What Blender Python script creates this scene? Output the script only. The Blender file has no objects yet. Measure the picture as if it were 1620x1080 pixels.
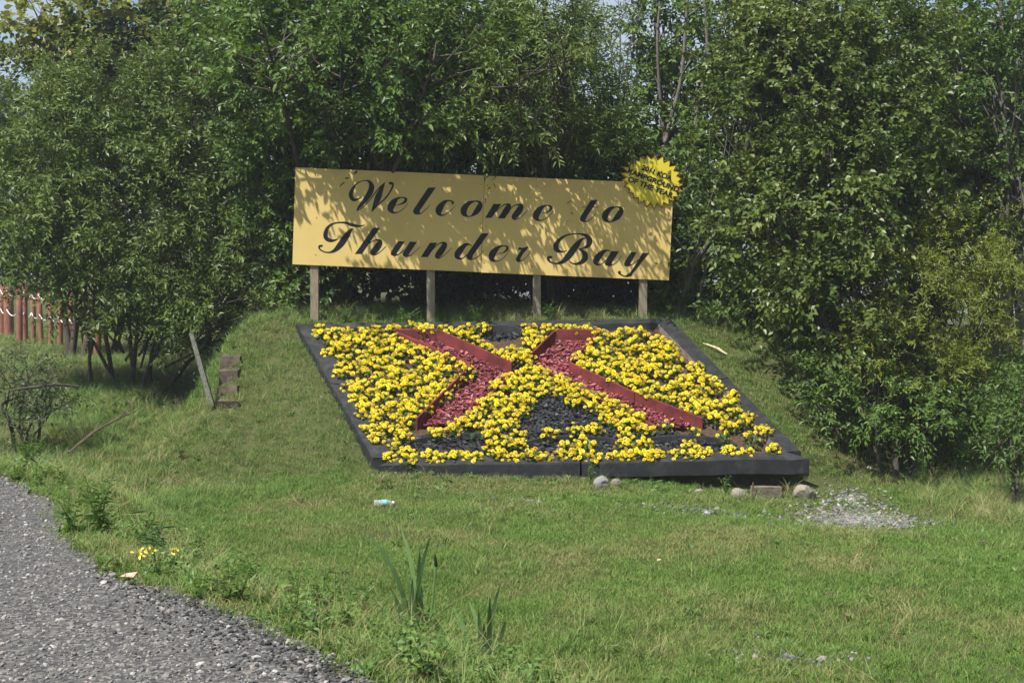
import bpy, math, random
import numpy as np
from mathutils import Vector, Matrix
from mathutils.geometry import tessellate_polygon

rng = np.random.default_rng(7)
random.seed(7)
scene = bpy.context.scene
COL = scene.collection

# ------------------------------------------------------------------ camera
F, CX, CY = 2200.0, 810.0, 540.0          # focal length in photo pixels, photo centre
CAM = np.array([0.0, 0.0, 1.6])
PITCH = math.atan(140.0 / F)
cam_d = bpy.data.cameras.new('camera')
cam_d.sensor_width = 36.0
cam_d.lens = 36.0 * F / 1620.0
cam_d.clip_end = 2000
cam = bpy.data.objects.new('camera', cam_d)
COL.objects.link(cam)
cam.location = CAM
cam.rotation_euler = (math.pi / 2 - PITCH, 0, 0)
scene.camera = cam

# ------------------------------------------------------------------ sky, sun, exposure
SUN = Vector((-0.39, -0.37, 0.85)).normalized()      # towards the sun: high, behind the camera, from the left
world = bpy.data.worlds.new('World')
scene.world = world
world.use_nodes = True
wn, wl = world.node_tree.nodes, world.node_tree.links
wn.clear()
w_out = wn.new('ShaderNodeOutputWorld')
w_bg = wn.new('ShaderNodeBackground')
w_bg.inputs['Strength'].default_value = 0.075
sky = wn.new('ShaderNodeTexSky')
sky.sky_type = 'NISHITA'
sky.sun_disc = False
sky.sun_elevation = math.asin(SUN.z)
sky.sun_rotation = math.atan2(SUN.x, SUN.y)
sky.air_density, sky.dust_density, sky.ozone_density = 1.0, 1.2, 1.4
w_tc = wn.new('ShaderNodeTexCoord')
w_map = wn.new('ShaderNodeMapping')
w_map.inputs['Scale'].default_value = (1.0, 1.0, 2.2)
w_no = wn.new('ShaderNodeTexNoise')
w_no.inputs['Scale'].default_value = 4.5
w_no.inputs['Detail'].default_value = 7
w_no.inputs['Roughness'].default_value = 0.6
w_rp = wn.new('ShaderNodeValToRGB')
w_rp.color_ramp.elements[0].position = 0.44
w_rp.color_ramp.elements[1].position = 0.66
w_mx = wn.new('ShaderNodeMix')
w_mx.data_type = 'RGBA'
w_mx.inputs['B'].default_value = (5.2, 5.8, 6.4, 1)
wl.new(w_tc.outputs['Generated'], w_map.inputs['Vector'])
wl.new(w_map.outputs['Vector'], w_no.inputs['Vector'])
wl.new(w_no.outputs['Fac'], w_rp.inputs['Fac'])
wl.new(w_rp.outputs['Color'], w_mx.inputs['Factor'])
wl.new(sky.outputs['Color'], w_mx.inputs['A'])
wl.new(w_mx.outputs['Result'], w_bg.inputs['Color'])
wl.new(w_bg.outputs['Background'], w_out.inputs['Surface'])

sun_d = bpy.data.lights.new('sun', 'SUN')
sun_d.energy = 5.0
sun_d.angle = math.radians(0.53)
sun_d.color = (1.0, 0.95, 0.86)
sun = bpy.data.objects.new('sun', sun_d)
COL.objects.link(sun)
sun.rotation_euler = SUN.to_track_quat('Z', 'Y').to_euler()
sun.location = (-8, -8, 20)

scene.view_settings.view_transform = 'Standard'
scene.view_settings.look = 'None'
scene.view_settings.exposure = 0.76
scene.view_settings.gamma = 1.0
scene.view_settings.use_curve_mapping = False
scene.render.engine = 'CYCLES'
scene.cycles.max_bounces = 4
scene.cycles.diffuse_bounces = 2
scene.cycles.transparent_max_bounces = 4
scene.cycles.use_denoising = True
scene.cycles.use_adaptive_sampling = True
scene.cycles.adaptive_threshold = 0.025

# ------------------------------------------------------------------ helpers: geometry of the view
_cp, _sp = math.cos(PITCH), math.sin(PITCH)


def ray(px, py):
    a, b = (px - CX) / F, -(py - CY) / F
    return np.array([a, _cp + b * _sp, -_sp + b * _cp])


def at(px, py, Y):
    d = ray(px, py)
    return CAM + d * (Y / d[1])


def sstep(v, a, b):
    t = np.clip((np.asarray(v, float) - a) / (b - a), 0, 1)
    return t * t * (3 - 2 * t)


def on_plane(px, py, p0, n):
    d = ray(px, py)
    return CAM + d * (np.dot(p0 - CAM, n) / np.dot(d, n))


# ------------------------------------------------------------------ helpers: objects
def mesh_np(name, verts, faces, smooth=False, attrs=None):
    """faces: (M,k) array with one k, or a list of such arrays"""
    if not isinstance(faces, list):
        faces = [faces]
    faces = [np.asarray(f, np.int32) for f in faces if len(f)]
    verts = np.asarray(verts, np.float32)
    me = bpy.data.meshes.new(name)
    nl = sum(f.size for f in faces)
    npoly = sum(len(f) for f in faces)
    me.vertices.add(len(verts))
    me.vertices.foreach_set('co', verts.ravel())
    me.loops.add(nl)
    me.loops.foreach_set('vertex_index', np.concatenate([f.ravel() for f in faces]))
    me.polygons.add(npoly)
    tot = np.concatenate([np.full(len(f), f.shape[1], np.int32) for f in faces])
    start = np.concatenate([[0], np.cumsum(tot)[:-1]]).astype(np.int32)
    me.polygons.foreach_set('loop_start', start)
    me.polygons.foreach_set('loop_total', tot)
    me.polygons.foreach_set('use_smooth', np.full(npoly, bool(smooth)))
    me.update(calc_edges=True)
    if attrs:
        for k, v in attrs.items():
            at_ = me.attributes.new(k, 'FLOAT', 'POINT')
            at_.data.foreach_set('value', np.asarray(v, np.float32))
    return me


def link(name, me, mat=None, parent=None, loc=None, rot=None, scale=None):
    o = bpy.data.objects.new(name, me)
    COL.objects.link(o)
    if mat is not None and me is not None:
        if len(me.materials) == 0:
            me.materials.append(mat)
    if parent is not None:
        o.parent = parent
    if loc is not None:
        o.location = loc
    if rot is not None:
        o.rotation_euler = rot
    if scale is not None:
        o.scale = (scale,) * 3 if np.isscalar(scale) else scale
    return o


def tag(o, label=None, cat=None, group=None, kind=None):
    if label:
        o['label'] = label
    if cat:
        o['category'] = cat
    if group:
        o['group'] = group
    if kind:
        o['kind'] = kind
    return o


def empty(name, loc=(0, 0, 0)):
    o = bpy.data.objects.new(name, None)
    o.empty_display_size = 0.1
    COL.objects.link(o)
    o.location = loc
    return o


def tube(path, radii, sides=6, cap=True):
    """tapered tube along a path -> verts, quads"""
    path = np.asarray(path, float)
    n = len(path)
    tan = np.gradient(path, axis=0)
    tan /= np.linalg.norm(tan, axis=1)[:, None] + 1e-9
    ref = np.array([0.0, 0.0, 1.0])
    if abs(tan[0][2]) > 0.9:
        ref = np.array([0.0, 1.0, 0.0])
    u = np.cross(tan, ref)
    u /= np.linalg.norm(u, axis=1)[:, None] + 1e-9
    v = np.cross(tan, u)
    ang = np.arange(sides) * 2 * math.pi / sides
    r = np.broadcast_to(np.asarray(radii, float), (n,))
    ring = (path[:, None, :] + r[:, None, None] * (np.cos(ang)[None, :, None] * u[:, None, :] + np.sin(ang)[None, :, None] * v[:, None, :]))
    verts = ring.reshape(-1, 3)
    q = []
    for i in range(n - 1):
        for j in range(sides):
            a, b = i * sides + j, i * sides + (j + 1) % sides
            q.append((a, b, b + sides, a + sides))
    return verts, np.array(q, np.int32)


class Bag:
    """collects pieces of one mesh"""
    def __init__(self):
        self.v, self.f, self.n = [], {}, 0
        self.a = []

    def add(self, v, *faces, var=0.5):
        v = np.asarray(v, float)
        for f in faces:
            f = np.asarray(f, np.int32)
            if len(f):
                self.f.setdefault(f.shape[1], []).append(f + self.n)
        self.v.append(v)
        self.a.append(np.full(len(v), var))
        self.n += len(v)

    def tube(self, path, radii, sides=6, var=0.5):
        self.add(*tube(path, radii, sides), var=var)

    def box(self, c, s, rz=0.0, var=0.5, jitter=0.0):
        x, y, z = np.array(s) / 2
        v = np.array([(-x, -y, -z), (x, -y, -z), (x, y, -z), (-x, y, -z), (-x, -y, z), (x, -y, z), (x, y, z), (-x, y, z)])
        if jitter:
            v = v + rng.normal(0, jitter, v.shape)
        co, si = math.cos(rz), math.sin(rz)
        v = np.stack([v[:, 0] * co - v[:, 1] * si, v[:, 0] * si + v[:, 1] * co, v[:, 2]], 1) + np.array(c)
        self.add(v, BOXF, var=var)

    def mesh(self, name, smooth=False):
        return mesh_np(name, np.concatenate(self.v), [np.concatenate(x) for x in self.f.values()], smooth, {'var': np.concatenate(self.a)})


BOXF = np.array([(0, 3, 2, 1), (4, 5, 6, 7), (0, 1, 5, 4), (1, 2, 6, 5), (2, 3, 7, 6), (3, 0, 4, 7)])


def hexa(p):
    """8 corner points: bottom ring then top ring"""
    return np.asarray(p, float), BOXF


# ------------------------------------------------------------------ helpers: materials
def new_mat(name):
    m = bpy.data.materials.new(name)
    m.use_nodes = True
    nt = m.node_tree
    nt.nodes.clear()
    out = nt.nodes.new('ShaderNodeOutputMaterial')
    return m, nt, out


def ramp(nt, stops, fac):
    r = nt.nodes.new('ShaderNodeValToRGB')
    e = r.color_ramp.elements
    while len(e) < len(stops):
        e.new(0.5)
    for el, (p, c) in zip(e, stops):
        el.position = p
        el.color = (*c, 1)
    nt.links.new(fac, r.inputs['Fac'])
    return r.outputs['Color']


def noise(nt, scale, detail=4, rough=0.55, coord='pos', vec_scale=None):
    n = nt.nodes.new('ShaderNodeTexNoise')
    n.inputs['Scale'].default_value = scale
    n.inputs['Detail'].default_value = detail
    n.inputs['Roughness'].default_value = rough
    if coord == 'pos':
        g = nt.nodes.new('ShaderNodeNewGeometry').outputs['Position']
    else:
        g = nt.nodes.new('ShaderNodeTexCoord').outputs['Object']
    if vec_scale:
        mp = nt.nodes.new('ShaderNodeMapping')
        mp.inputs['Scale'].default_value = vec_scale
        nt.links.new(g, mp.inputs['Vector'])
        g = mp.outputs['Vector']
    nt.links.new(g, n.inputs['Vector'])
    return n.outputs['Fac']


def math_node(nt, op, a, b):
    m = nt.nodes.new('ShaderNodeMath')
    m.operation = op
    for i, v in enumerate((a, b)):
        if isinstance(v, (int, float)):
            m.inputs[i].default_value = v
        else:
            nt.links.new(v, m.inputs[i])
    return m.outputs[0]


def mix_col(nt, fac, a, b, blend='MIX'):
    m = nt.nodes.new('ShaderNodeMix')
    m.data_type = 'RGBA'
    m.blend_type = blend
    for k, v in (('Factor', fac), ('A', a), ('B', b)):
        if isinstance(v, (int, float)):
            m.inputs[k].default_value = v
        elif isinstance(v, tuple):
            m.inputs[k].default_value = (*v, 1)
        else:
            nt.links.new(v, m.inputs[k])
    return m.outputs['Result']


def bump(nt, h, strength=0.4, dist=0.01):
    b = nt.nodes.new('ShaderNodeBump')
    b.inputs['Strength'].default_value = strength
    b.inputs['Distance'].default_value = dist
    nt.links.new(h, b.inputs['Height'])
    return b.outputs['Normal']


def principled(nt, out, col, rough=0.7, spec=0.4, normal=None):
    p = nt.nodes.new('ShaderNodeBsdfPrincipled')
    if isinstance(col, tuple):
        p.inputs['Base Color'].default_value = (*col, 1)
    else:
        nt.links.new(col, p.inputs['Base Color'])
    if isinstance(rough, (int, float)):
        p.inputs['Roughness'].default_value = rough
    else:
        nt.links.new(rough, p.inputs['Roughness'])
    p.inputs['Specular IOR Level'].default_value = spec
    if normal is not None:
        nt.links.new(normal, p.inputs['Normal'])
    if out is not None:
        nt.links.new(p.outputs['BSDF'], out.inputs['Surface'])
    return p


def simple_mat(name, c0, c1, scale=6.0, rough=0.75, bump_s=0.3, bump_d=0.006, coord='pos', vec=None, spec=0.3, detail=6):
    m, nt, out = new_mat(name)
    f = noise(nt, scale, detail, 0.6, coord, vec)
    c = ramp(nt, [(0.3, c0), (0.7, c1)], f)
    principled(nt, out, c, rough, spec, bump(nt, f, bump_s, bump_d))
    return m


def leaf_mat(name, stops, transl=0.28, rough=0.45, spec=0.32, patch=None, patch_scale=0.8, per_object=False):
    """thin leaves: colour from a per-leaf value and a slow world-space drift, part of the light passing through"""
    m, nt, out = new_mat(name)
    if per_object:
        a = nt.nodes.new('ShaderNodeObjectInfo').outputs['Random']
    else:
        a = nt.nodes.new('ShaderNodeAttribute')
        a.attribute_name = 'var'
        a = a.outputs['Fac']
    n = noise(nt, patch_scale, 3)
    f = math_node(nt, 'ADD', math_node(nt, 'MULTIPLY', a, 0.6), math_node(nt, 'MULTIPLY', n, 0.45))
    c = ramp(nt, stops, f)
    if patch:
        pf = ramp(nt, [(0.5, (0, 0, 0)), (0.66, (1, 1, 1))], noise(nt, patch[1], 4))
        c = mix_col(nt, pf, c, patch[0])
    p = principled(nt, None, c, rough, spec)
    t = nt.nodes.new('ShaderNodeBsdfTranslucent')
    hs = nt.nodes.new('ShaderNodeHueSaturation')
    hs.inputs['Hue'].default_value = 0.485
    hs.inputs['Saturation'].default_value = 1.1
    hs.inputs['Value'].default_value = 1.3
    nt.links.new(c, hs.inputs['Color'])
    nt.links.new(hs.outputs['Color'], t.inputs['Color'])
    mx = nt.nodes.new('ShaderNodeMixShader')
    mx.inputs['Fac'].default_value = transl
    nt.links.new(p.outputs['BSDF'], mx.inputs[1])
    nt.links.new(t.outputs['BSDF'], mx.inputs[2])
    nt.links.new(mx.outputs['Shader'], out.inputs['Surface'])
    return m


M = {}
# ---- ground
m, nt, out = new_mat('lawn_earth')
f1, f2 = noise(nt, 0.7, 5), noise(nt, 14, 6)
c = mix_col(nt, f2, ramp(nt, [(0.35, (0.065, 0.095, 0.028)), (0.6, (0.095, 0.10, 0.04)), (0.75, (0.14, 0.115, 0.06))], f1), (0.045, 0.05, 0.02))
principled(nt, out, c, 0.95, 0.1, bump(nt, f2, 0.6, 0.03))
M['lawn'] = m
m, nt, out = new_mat('gravel_bed')
vo = nt.nodes.new('ShaderNodeTexVoronoi')
vo.inputs['Scale'].default_value = 55
nt.links.new(nt.nodes.new('ShaderNodeNewGeometry').outputs['Position'], vo.inputs['Vector'])
f1 = noise(nt, 0.9, 4)
g = nt.nodes.new('ShaderNodeSeparateColor')
nt.links.new(vo.outputs['Color'], g.inputs['Color'])
c = ramp(nt, [(0.0, (0.035, 0.035, 0.036)), (0.5, (0.075, 0.074, 0.072)), (0.85, (0.12, 0.115, 0.105)), (1.0, (0.19, 0.18, 0.165))], g.outputs[0])
c = mix_col(nt, ramp(nt, [(0.4, (0, 0, 0)), (0.7, (0.55, 0.55, 0.55))], f1), c, (0.07, 0.07, 0.07))
principled(nt, out, c, 0.9, 0.2, bump(nt, vo.outputs['Distance'], -0.8, 0.02))
M['gravel'] = m
m, nt, out = new_mat('stone_chip')
rnd = nt.nodes.new('ShaderNodeObjectInfo').outputs['Random']
c = ramp(nt, [(0.0, (0.025, 0.026, 0.028)), (0.45, (0.085, 0.085, 0.086)), (0.75, (0.17, 0.16, 0.148)), (0.9, (0.26, 0.215, 0.18)), (1.0, (0.44, 0.43, 0.41))], rnd)
principled(nt, out, mix_col(nt, 0.35, c, ramp(nt, [(0.3, (0.05, 0.05, 0.05)), (0.7, (0.4, 0.4, 0.4))], noise(nt, 60, 3))), 0.85, 0.25)
M['chip'] = m
M['soil'] = simple_mat('bed_soil', (0.035, 0.022, 0.014), (0.10, 0.065, 0.042), 30, 0.95, 0.8, 0.03)
M['soil_dark'] = simple_mat('dark_mulch_floor', (0.014, 0.015, 0.017), (0.045, 0.046, 0.05), 40, 0.85, 0.8, 0.03)
M['soil_red'] = simple_mat('red_mulch_floor', (0.05, 0.012, 0.014), (0.16, 0.035, 0.04), 40, 0.9, 0.8, 0.03)
# ---- wood, paint
m, nt, out = new_mat('black_timber')
f = noise(nt, 9, 8, 0.65, 'pos')
f2 = noise(nt, 60, 4, 0.6, 'pos')
c = ramp(nt, [(0.3, (0.006, 0.007, 0.008)), (0.5, (0.016, 0.0175, 0.02)), (0.64, (0.034, 0.036, 0.039)), (0.76, (0.10, 0.095, 0.085))], math_node(nt, 'ADD', math_node(nt, 'MULTIPLY', f, 0.75), math_node(nt, 'MULTIPLY', f2, 0.25)))
principled(nt, out, c, 0.6, 0.35, bump(nt, f2, 0.5, 0.006))
M['black_timber'] = m
M['bare_wood'] = simple_mat('bare_wood', (0.06, 0.05, 0.042), (0.24, 0.20, 0.15), 12, 0.85, 0.4, 0.006, vec=(1, 1, 3))
M['red_board'] = simple_mat('red_painted_board', (0.065, 0.011, 0.012), (0.185, 0.032, 0.033), 5, 0.7, 0.25, 0.004)
M['black_edge'] = simple_mat('black_edging', (0.012, 0.013, 0.015), (0.035, 0.036, 0.04), 12, 0.6, 0.3, 0.004)
M['post_wood'] = simple_mat('weathered_post', (0.12, 0.10, 0.072), (0.31, 0.262, 0.19), 14, 0.85, 0.4, 0.004, vec=(6, 6, 0.6))
M['grey_plank'] = simple_mat('weathered_plank', (0.05, 0.06, 0.042), (0.19, 0.19, 0.15), 18, 0.9, 0.5, 0.006, vec=(3, 3, 0.6))
m, nt, out = new_mat('sign_yellow')
f, f2 = noise(nt, 1.6, 5), noise(nt, 120, 3)
c = ramp(nt, [(0.3, (0.56, 0.42, 0.15)), (0.7, (0.62, 0.465, 0.175))], f)
c = mix_col(nt, ramp(nt, [(0.62, (0, 0, 0)), (0.8, (0.35, 0.35, 0.35))], noise(nt, 7, 8, 0.7, vec_scale=(1, 1, 0.3))), c, (0.38, 0.285, 0.115))
principled(nt, out, c, 0.75, 0.15, bump(nt, f2, 0.08, 0.002))
M['sign'] = m
M['sign_edge'] = simple_mat('sign_edge', (0.10, 0.085, 0.05), (0.2, 0.16, 0.08), 20, 0.8)
m, nt, out = new_mat('letter_black')
principled(nt, out, (0.006, 0.007, 0.011), 0.5, 0.3)
M['letter'] = m
m, nt, out = new_mat('badge_yellow')
principled(nt, out, ramp(nt, [(0.3, (0.55, 0.46, 0.025)), (0.7, (0.62, 0.52, 0.04))], noise(nt, 5)), 0.45, 0.35)
M['badge'] = m
m, nt, out = new_mat('badge_border')
principled(nt, out, (0.22, 0.055, 0.014), 0.6, 0.2)
M['badge_border'] = m
M['step'] = simple_mat('timber_step', (0.03, 0.022, 0.017), (0.16, 0.125, 0.095), 9, 0.9, 0.6, 0.012)
M['rock'] = simple_mat('grey_rock', (0.15, 0.15, 0.145), (0.36, 0.35, 0.33), 14, 0.9, 0.7, 0.02, coord='obj')
M['rock_tan'] = simple_mat('tan_rock', (0.14, 0.125, 0.10), (0.36, 0.32, 0.255), 14, 0.9, 0.7, 0.02, coord='obj')
M['log'] = simple_mat('red_log', (0.16, 0.062, 0.040), (0.30, 0.135, 0.088), 10, 0.75, 0.3, 0.006, vec=(5, 5, 0.5))
m, nt, out = new_mat('white_rope')
principled(nt, out, (0.72, 0.72, 0.70), 0.7, 0.2)
M['rope'] = m
M['bark'] = simple_mat('dark_bark', (0.025, 0.022, 0.018), (0.095, 0.08, 0.065), 18, 0.9, 0.7, 0.012, vec=(1, 1, 0.35))
M['bark_pale'] = simple_mat('pale_bark', (0.06, 0.052, 0.044), (0.19, 0.17, 0.145), 18, 0.85, 0.6, 0.01, vec=(1, 1, 0.4))
M['twig'] = simple_mat('brown_twig', (0.06, 0.04, 0.028), (0.16, 0.115, 0.08), 18, 0.9)
M['dry_stick'] = simple_mat('pale_stick', (0.40, 0.33, 0.2), (0.62, 0.54, 0.36), 20, 0.85)

# ---- leaves
G = lambda *s: list(s)
M['leaf_willow'] = leaf_mat('leaf_willow', G((0.20, (0.042, 0.079, 0.015)), (0.50, (0.092, 0.146, 0.028)), (0.75, (0.155, 0.211, 0.048)), (0.95, (0.251, 0.278, 0.094))))
M['leaf_alder'] = leaf_mat('leaf_alder', G((0.20, (0.035, 0.080, 0.014)), (0.50, (0.077, 0.144, 0.025)), (0.80, (0.134, 0.205, 0.043)), (0.97, (0.240, 0.293, 0.094))))
M['leaf_poplar'] = leaf_mat('leaf_poplar', G((0.20, (0.036, 0.068, 0.012)), (0.50, (0.082, 0.128, 0.023)), (0.75, (0.143, 0.183, 0.041)), (0.95, (0.261, 0.272, 0.101))), rough=0.4)
M['leaf_gold'] = leaf_mat('leaf_gold', G((0.20, (0.083, 0.129, 0.018)), (0.50, (0.155, 0.196, 0.028)), (0.80, (0.247, 0.265, 0.046))))
M['leaf_maple'] = leaf_mat('leaf_maple', G((0.2, (0.070, 0.105, 0.018)), (0.5, (0.14, 0.165, 0.03)), (0.75, (0.22, 0.235, 0.045)), (0.97, (0.27, 0.19, 0.03))), transl=0.45)
M['leaf_dark'] = leaf_mat('leaf_dark', G((0.20, (0.016, 0.033, 0.011)), (0.50, (0.029, 0.055, 0.016)), (0.80, (0.050, 0.080, 0.024))))  # darkened green stands in for the shade of the understory
M['leaf_low'] = leaf_mat('leaf_low', G((0.20, (0.048, 0.096, 0.019)), (0.50, (0.084, 0.150, 0.031)), (0.80, (0.144, 0.210, 0.054))))
M['leaf_weed'] = leaf_mat('leaf_weed', G((0.2, (0.060, 0.130, 0.025)), (0.5, (0.105, 0.20, 0.042)), (0.8, (0.17, 0.26, 0.07))), transl=0.4)
M['leaf_purple'] = leaf_mat('leaf_purple', G((0.2, (0.035, 0.055, 0.026)), (0.5, (0.075, 0.105, 0.045)), (0.8, (0.13, 0.135, 0.075))))
M['marigold_leaf'] = leaf_mat('marigold_leaf', G((0.2, (0.035, 0.080, 0.020)), (0.8, (0.085, 0.155, 0.040))), transl=0.2)
M['conifer'] = leaf_mat('conifer_needles', G((0.2, (0.015, 0.034, 0.022)), (0.8, (0.035, 0.065, 0.04))), transl=0.1)

# ---- grass (colour drifts over the lawn: lush, mown, dry)
def grass_mat(name, lush, mid, dry, dry_at=(0.5, 0.7), transl=0.3, scale=0.9):
    m, nt, out = new_mat(name)
    rnd = nt.nodes.new('ShaderNodeObjectInfo').outputs['Random']
    a = nt.nodes.new('ShaderNodeAttribute')
    a.attribute_name = 'var'
    f = math_node(nt, 'ADD', math_node(nt, 'MULTIPLY', rnd, 0.5), math_node(nt, 'MULTIPLY', a.outputs['Fac'], 0.5))
    c = ramp(nt, [(0.15, lush), (0.85, mid)], f)
    n1 = noise(nt, scale, 5, 0.6)
    df = math_node(nt, 'ADD', math_node(nt, 'MULTIPLY', n1, 0.75), math_node(nt, 'MULTIPLY', a.outputs['Fac'], 0.25))
    dfc = ramp(nt, [(dry_at[0], (0, 0, 0)), (dry_at[1], (1, 1, 1))], df)
    c = mix_col(nt, dfc, c, dry)
    p = principled(nt, None, c, 0.55, 0.25)
    t = nt.nodes.new('ShaderNodeBsdfTranslucent')
    nt.links.new(c, t.inputs['Color'])
    mx = nt.nodes.new('ShaderNodeMixShader')
    mx.inputs['Fac'].default_value = transl
    nt.links.new(p.outputs['BSDF'], mx.inputs[1])
    nt.links.new(t.outputs['BSDF'], mx.inputs[2])
    nt.links.new(mx.outputs['Shader'], out.inputs['Surface'])
    return m


M['grass'] = grass_mat('mown_grass', (0.075, 0.170, 0.026), (0.180, 0.285, 0.058), (0.31, 0.275, 0.12), (0.47, 0.69))
M['grass_long'] = grass_mat('long_grass', (0.090, 0.180, 0.036), (0.200, 0.290, 0.080), (0.36, 0.31, 0.15), (0.48, 0.68))
M['straw'] = grass_mat('straw', (0.20, 0.18, 0.075), (0.36, 0.30, 0.15), (0.30, 0.22, 0.12), (0.5, 0.7))
M['cattail_leaf'] = leaf_mat('cattail_leaf', G((0.2, (0.08, 0.16, 0.05)), (0.8, (0.17, 0.27, 0.09))), transl=0.2)
m, nt, out = new_mat('cattail_head')
principled(nt, out, (0.022, 0.02, 0.012), 0.9, 0.1)
M['cattail_head'] = m


def instance_scatter(name, pts, rot, scl, variant, sources, kind='stuff', label=None):
    """one 'stuff' object that repeats small source meshes at given points (geometry nodes)"""
    me = bpy.data.meshes.new(name)
    me.vertices.add(len(pts))
    me.vertices.foreach_set('co', np.asarray(pts, np.float32).ravel())
    a = me.attributes.new('rot', 'FLOAT_VECTOR', 'POINT')
    a.data.foreach_set('vector', np.asarray(rot, np.float32).ravel())
    a = me.attributes.new('scl', 'FLOAT', 'POINT')
    a.data.foreach_set('value', np.asarray(scl, np.float32))
    a = me.attributes.new('pick', 'INT', 'POINT')
    a.data.foreach_set('value', np.asarray(variant, np.int32))
    o = link(name, me)
    ng = bpy.data.node_groups.new(name + '_scatter', 'GeometryNodeTree')
    ng.interface.new_socket('Geometry', in_out='INPUT', socket_type='NodeSocketGeometry')
    ng.interface.new_socket('Geometry', in_out='OUTPUT', socket_type='NodeSocketGeometry')
    N, L = ng.nodes, ng.links
    gi, go = N.new('NodeGroupInput'), N.new('NodeGroupOutput')
    join = N.new('GeometryNodeJoinGeometry')

    def named(nm, typ):
        n = N.new('GeometryNodeInputNamedAttribute')
        n.data_type = typ
        n.inputs['Name'].default_value = nm
        return n.outputs['Attribute']
    r, s, pk = named('rot', 'FLOAT_VECTOR'), named('scl', 'FLOAT'), named('pick', 'INT')
    for k, src in enumerate(sources):
        oi = N.new('GeometryNodeObjectInfo')
        oi.inputs['Object'].default_value = src
        oi.inputs['As Instance'].default_value = True
        cp = N.new('FunctionNodeCompare')
        cp.data_type = 'INT'
        cp.operation = 'EQUAL'
        ii = [x for x in cp.inputs if x.type == 'INT']
        L.new(pk, ii[0])
        ii[1].default_value = k
        ip = N.new('GeometryNodeInstanceOnPoints')
        L.new(gi.outputs[0], ip.inputs['Points'])
        L.new(cp.outputs['Result'], ip.inputs['Selection'])
        L.new(oi.outputs['Geometry'], ip.inputs['Instance'])
        L.new(r, ip.inputs['Rotation'])
        L.new(s, ip.inputs['Scale'])
        L.new(ip.outputs['Instances'], join.inputs[0])
    L.new(join.outputs[0], go.inputs[0])
    mod = o.modifiers.new('scatter', 'NODES')
    mod.node_group = ng
    tag(o, label, None, None, kind)
    return o


def source(name, me, mat):
    """a mesh kept out of the scene, only repeated by instance_scatter"""
    if len(me.materials) == 0:
        me.materials.append(mat)
    return bpy.data.objects.new(name, me)


# ------------------------------------------------------------------ the ground
EDGE_X = [-60, -20, -6, -3.70, -3.0, -2.52, -2.1, -1.65, -1.34, -1.01, -0.79, -0.49, 0.3, 1.2, 3, 8, 60]
EDGE_Y = [17, 13.5, 11.0, 9.95, 8.95, 7.70, 7.0, 6.48, 6.19, 5.77, 5.49, 5.08, 4.1, 2.9, 1.0, -4, -30]


def edge_y(x):
    return np.interp(x, EDGE_X, EDGE_Y)


# top plane of the flower bed frame
BF_Y, BB_Y = 15.4, 17.95
zf = at(598, 738, BF_Y)[2]
zr = at(1280, 727, BF_Y)[2]
zb = at(475, 511, BB_Y)[2]
SL = (zb - zf) / (BB_Y - BF_Y)
TX = (zr - zf) / (at(1280, 727, BF_Y)[0] - at(598, 738, BF_Y)[0])
PX0 = at(598, 738, BF_Y)[0]


def bed_z(x, y):
    return zf + SL * (y - BF_Y) + TX * (x - PX0)


BED_N = np.array([-TX, -SL, 1.0])
BED_N /= np.linalg.norm(BED_N)
BED_P = np.array([PX0, BF_Y, zf])


def bed_at(px, py, h=0.0):
    """point on the plane h above the frame's top plane"""
    return on_plane(px, py, BED_P + BED_N * h, BED_N)


LAWN = zf - 0.15
XFL, XFR, XBL, XBR = (bed_at(*q)[0] for q in ((597, 739), (1281, 727), (468, 511), (1060, 503)))


def hgt(x, y):
    x, y = np.asarray(x, float), np.asarray(y, float)
    d = (y - edge_y(x)) * 0.75
    base = LAWN * sstep(d, -0.05, 3.4) - 0.10 * np.exp(-((d - 2.3) / 0.8) ** 2)
    base = base - 0.17 * sstep(x, 0.3, 3.0) * sstep(y, 11.5, 14.8) * (1 - sstep(y, 16.4, 18.0))
    base = base + 0.62 * sstep(y, 12.5, 23) * (1 - sstep(x, -5.6, -3.6))
    yf = BF_Y + 0.15 + 1.1 * sstep(x, 3.2, 5.2)
    t = (y - yf)
    top = BB_Y - BF_Y + 0.35
    soft = 0.22
    ramp_ = soft * np.log1p(np.exp(np.clip(t / soft, -40, 40)))
    over = 0.18 * np.log1p(np.exp(np.clip((t - top) / 0.18, -40, 400)))
    m_ = SL * (ramp_ - over)
    mask = sstep(x, -4.7, -3.4) * (1 - 0.35 * sstep(x, 4, 7))
    z = base + m_ * mask
    xl = np.interp(y, [BF_Y, BB_Y], [XFL, XBL])
    xr = np.interp(y, [BF_Y, BB_Y], [XFR, XBR])
    near = sstep(x, xl - 0.9, xl - 0.1) * (1 - sstep(x, xr + 0.1, xr + 0.8)) * sstep(y, BF_Y + 0.1, BF_Y + 0.6) * (1 - sstep(y, BB_Y + 0.1, BB_Y + 0.5))
    z = z + (bed_z(x, y) - 0.10 - z) * near
    under = sstep(x, xl + 0.02, xl + 0.14) * (1 - sstep(x, xr - 0.14, xr - 0.02)) * sstep(y, BF_Y - 0.02, BF_Y + 0.12) * (1 - sstep(y, BB_Y - 0.14, BB_Y - 0.02))
    z = z - 0.14 * under
    z = z + sstep(d, 0.2, 1.5) * (0.018 * np.sin(x * 2.1 + 0.7 * y) + 0.014 * np.sin(y * 2.9 - x * 1.3) + 0.008 * np.sin(x * 6.1) * np.sin(y * 5.3))
    return z


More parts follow.
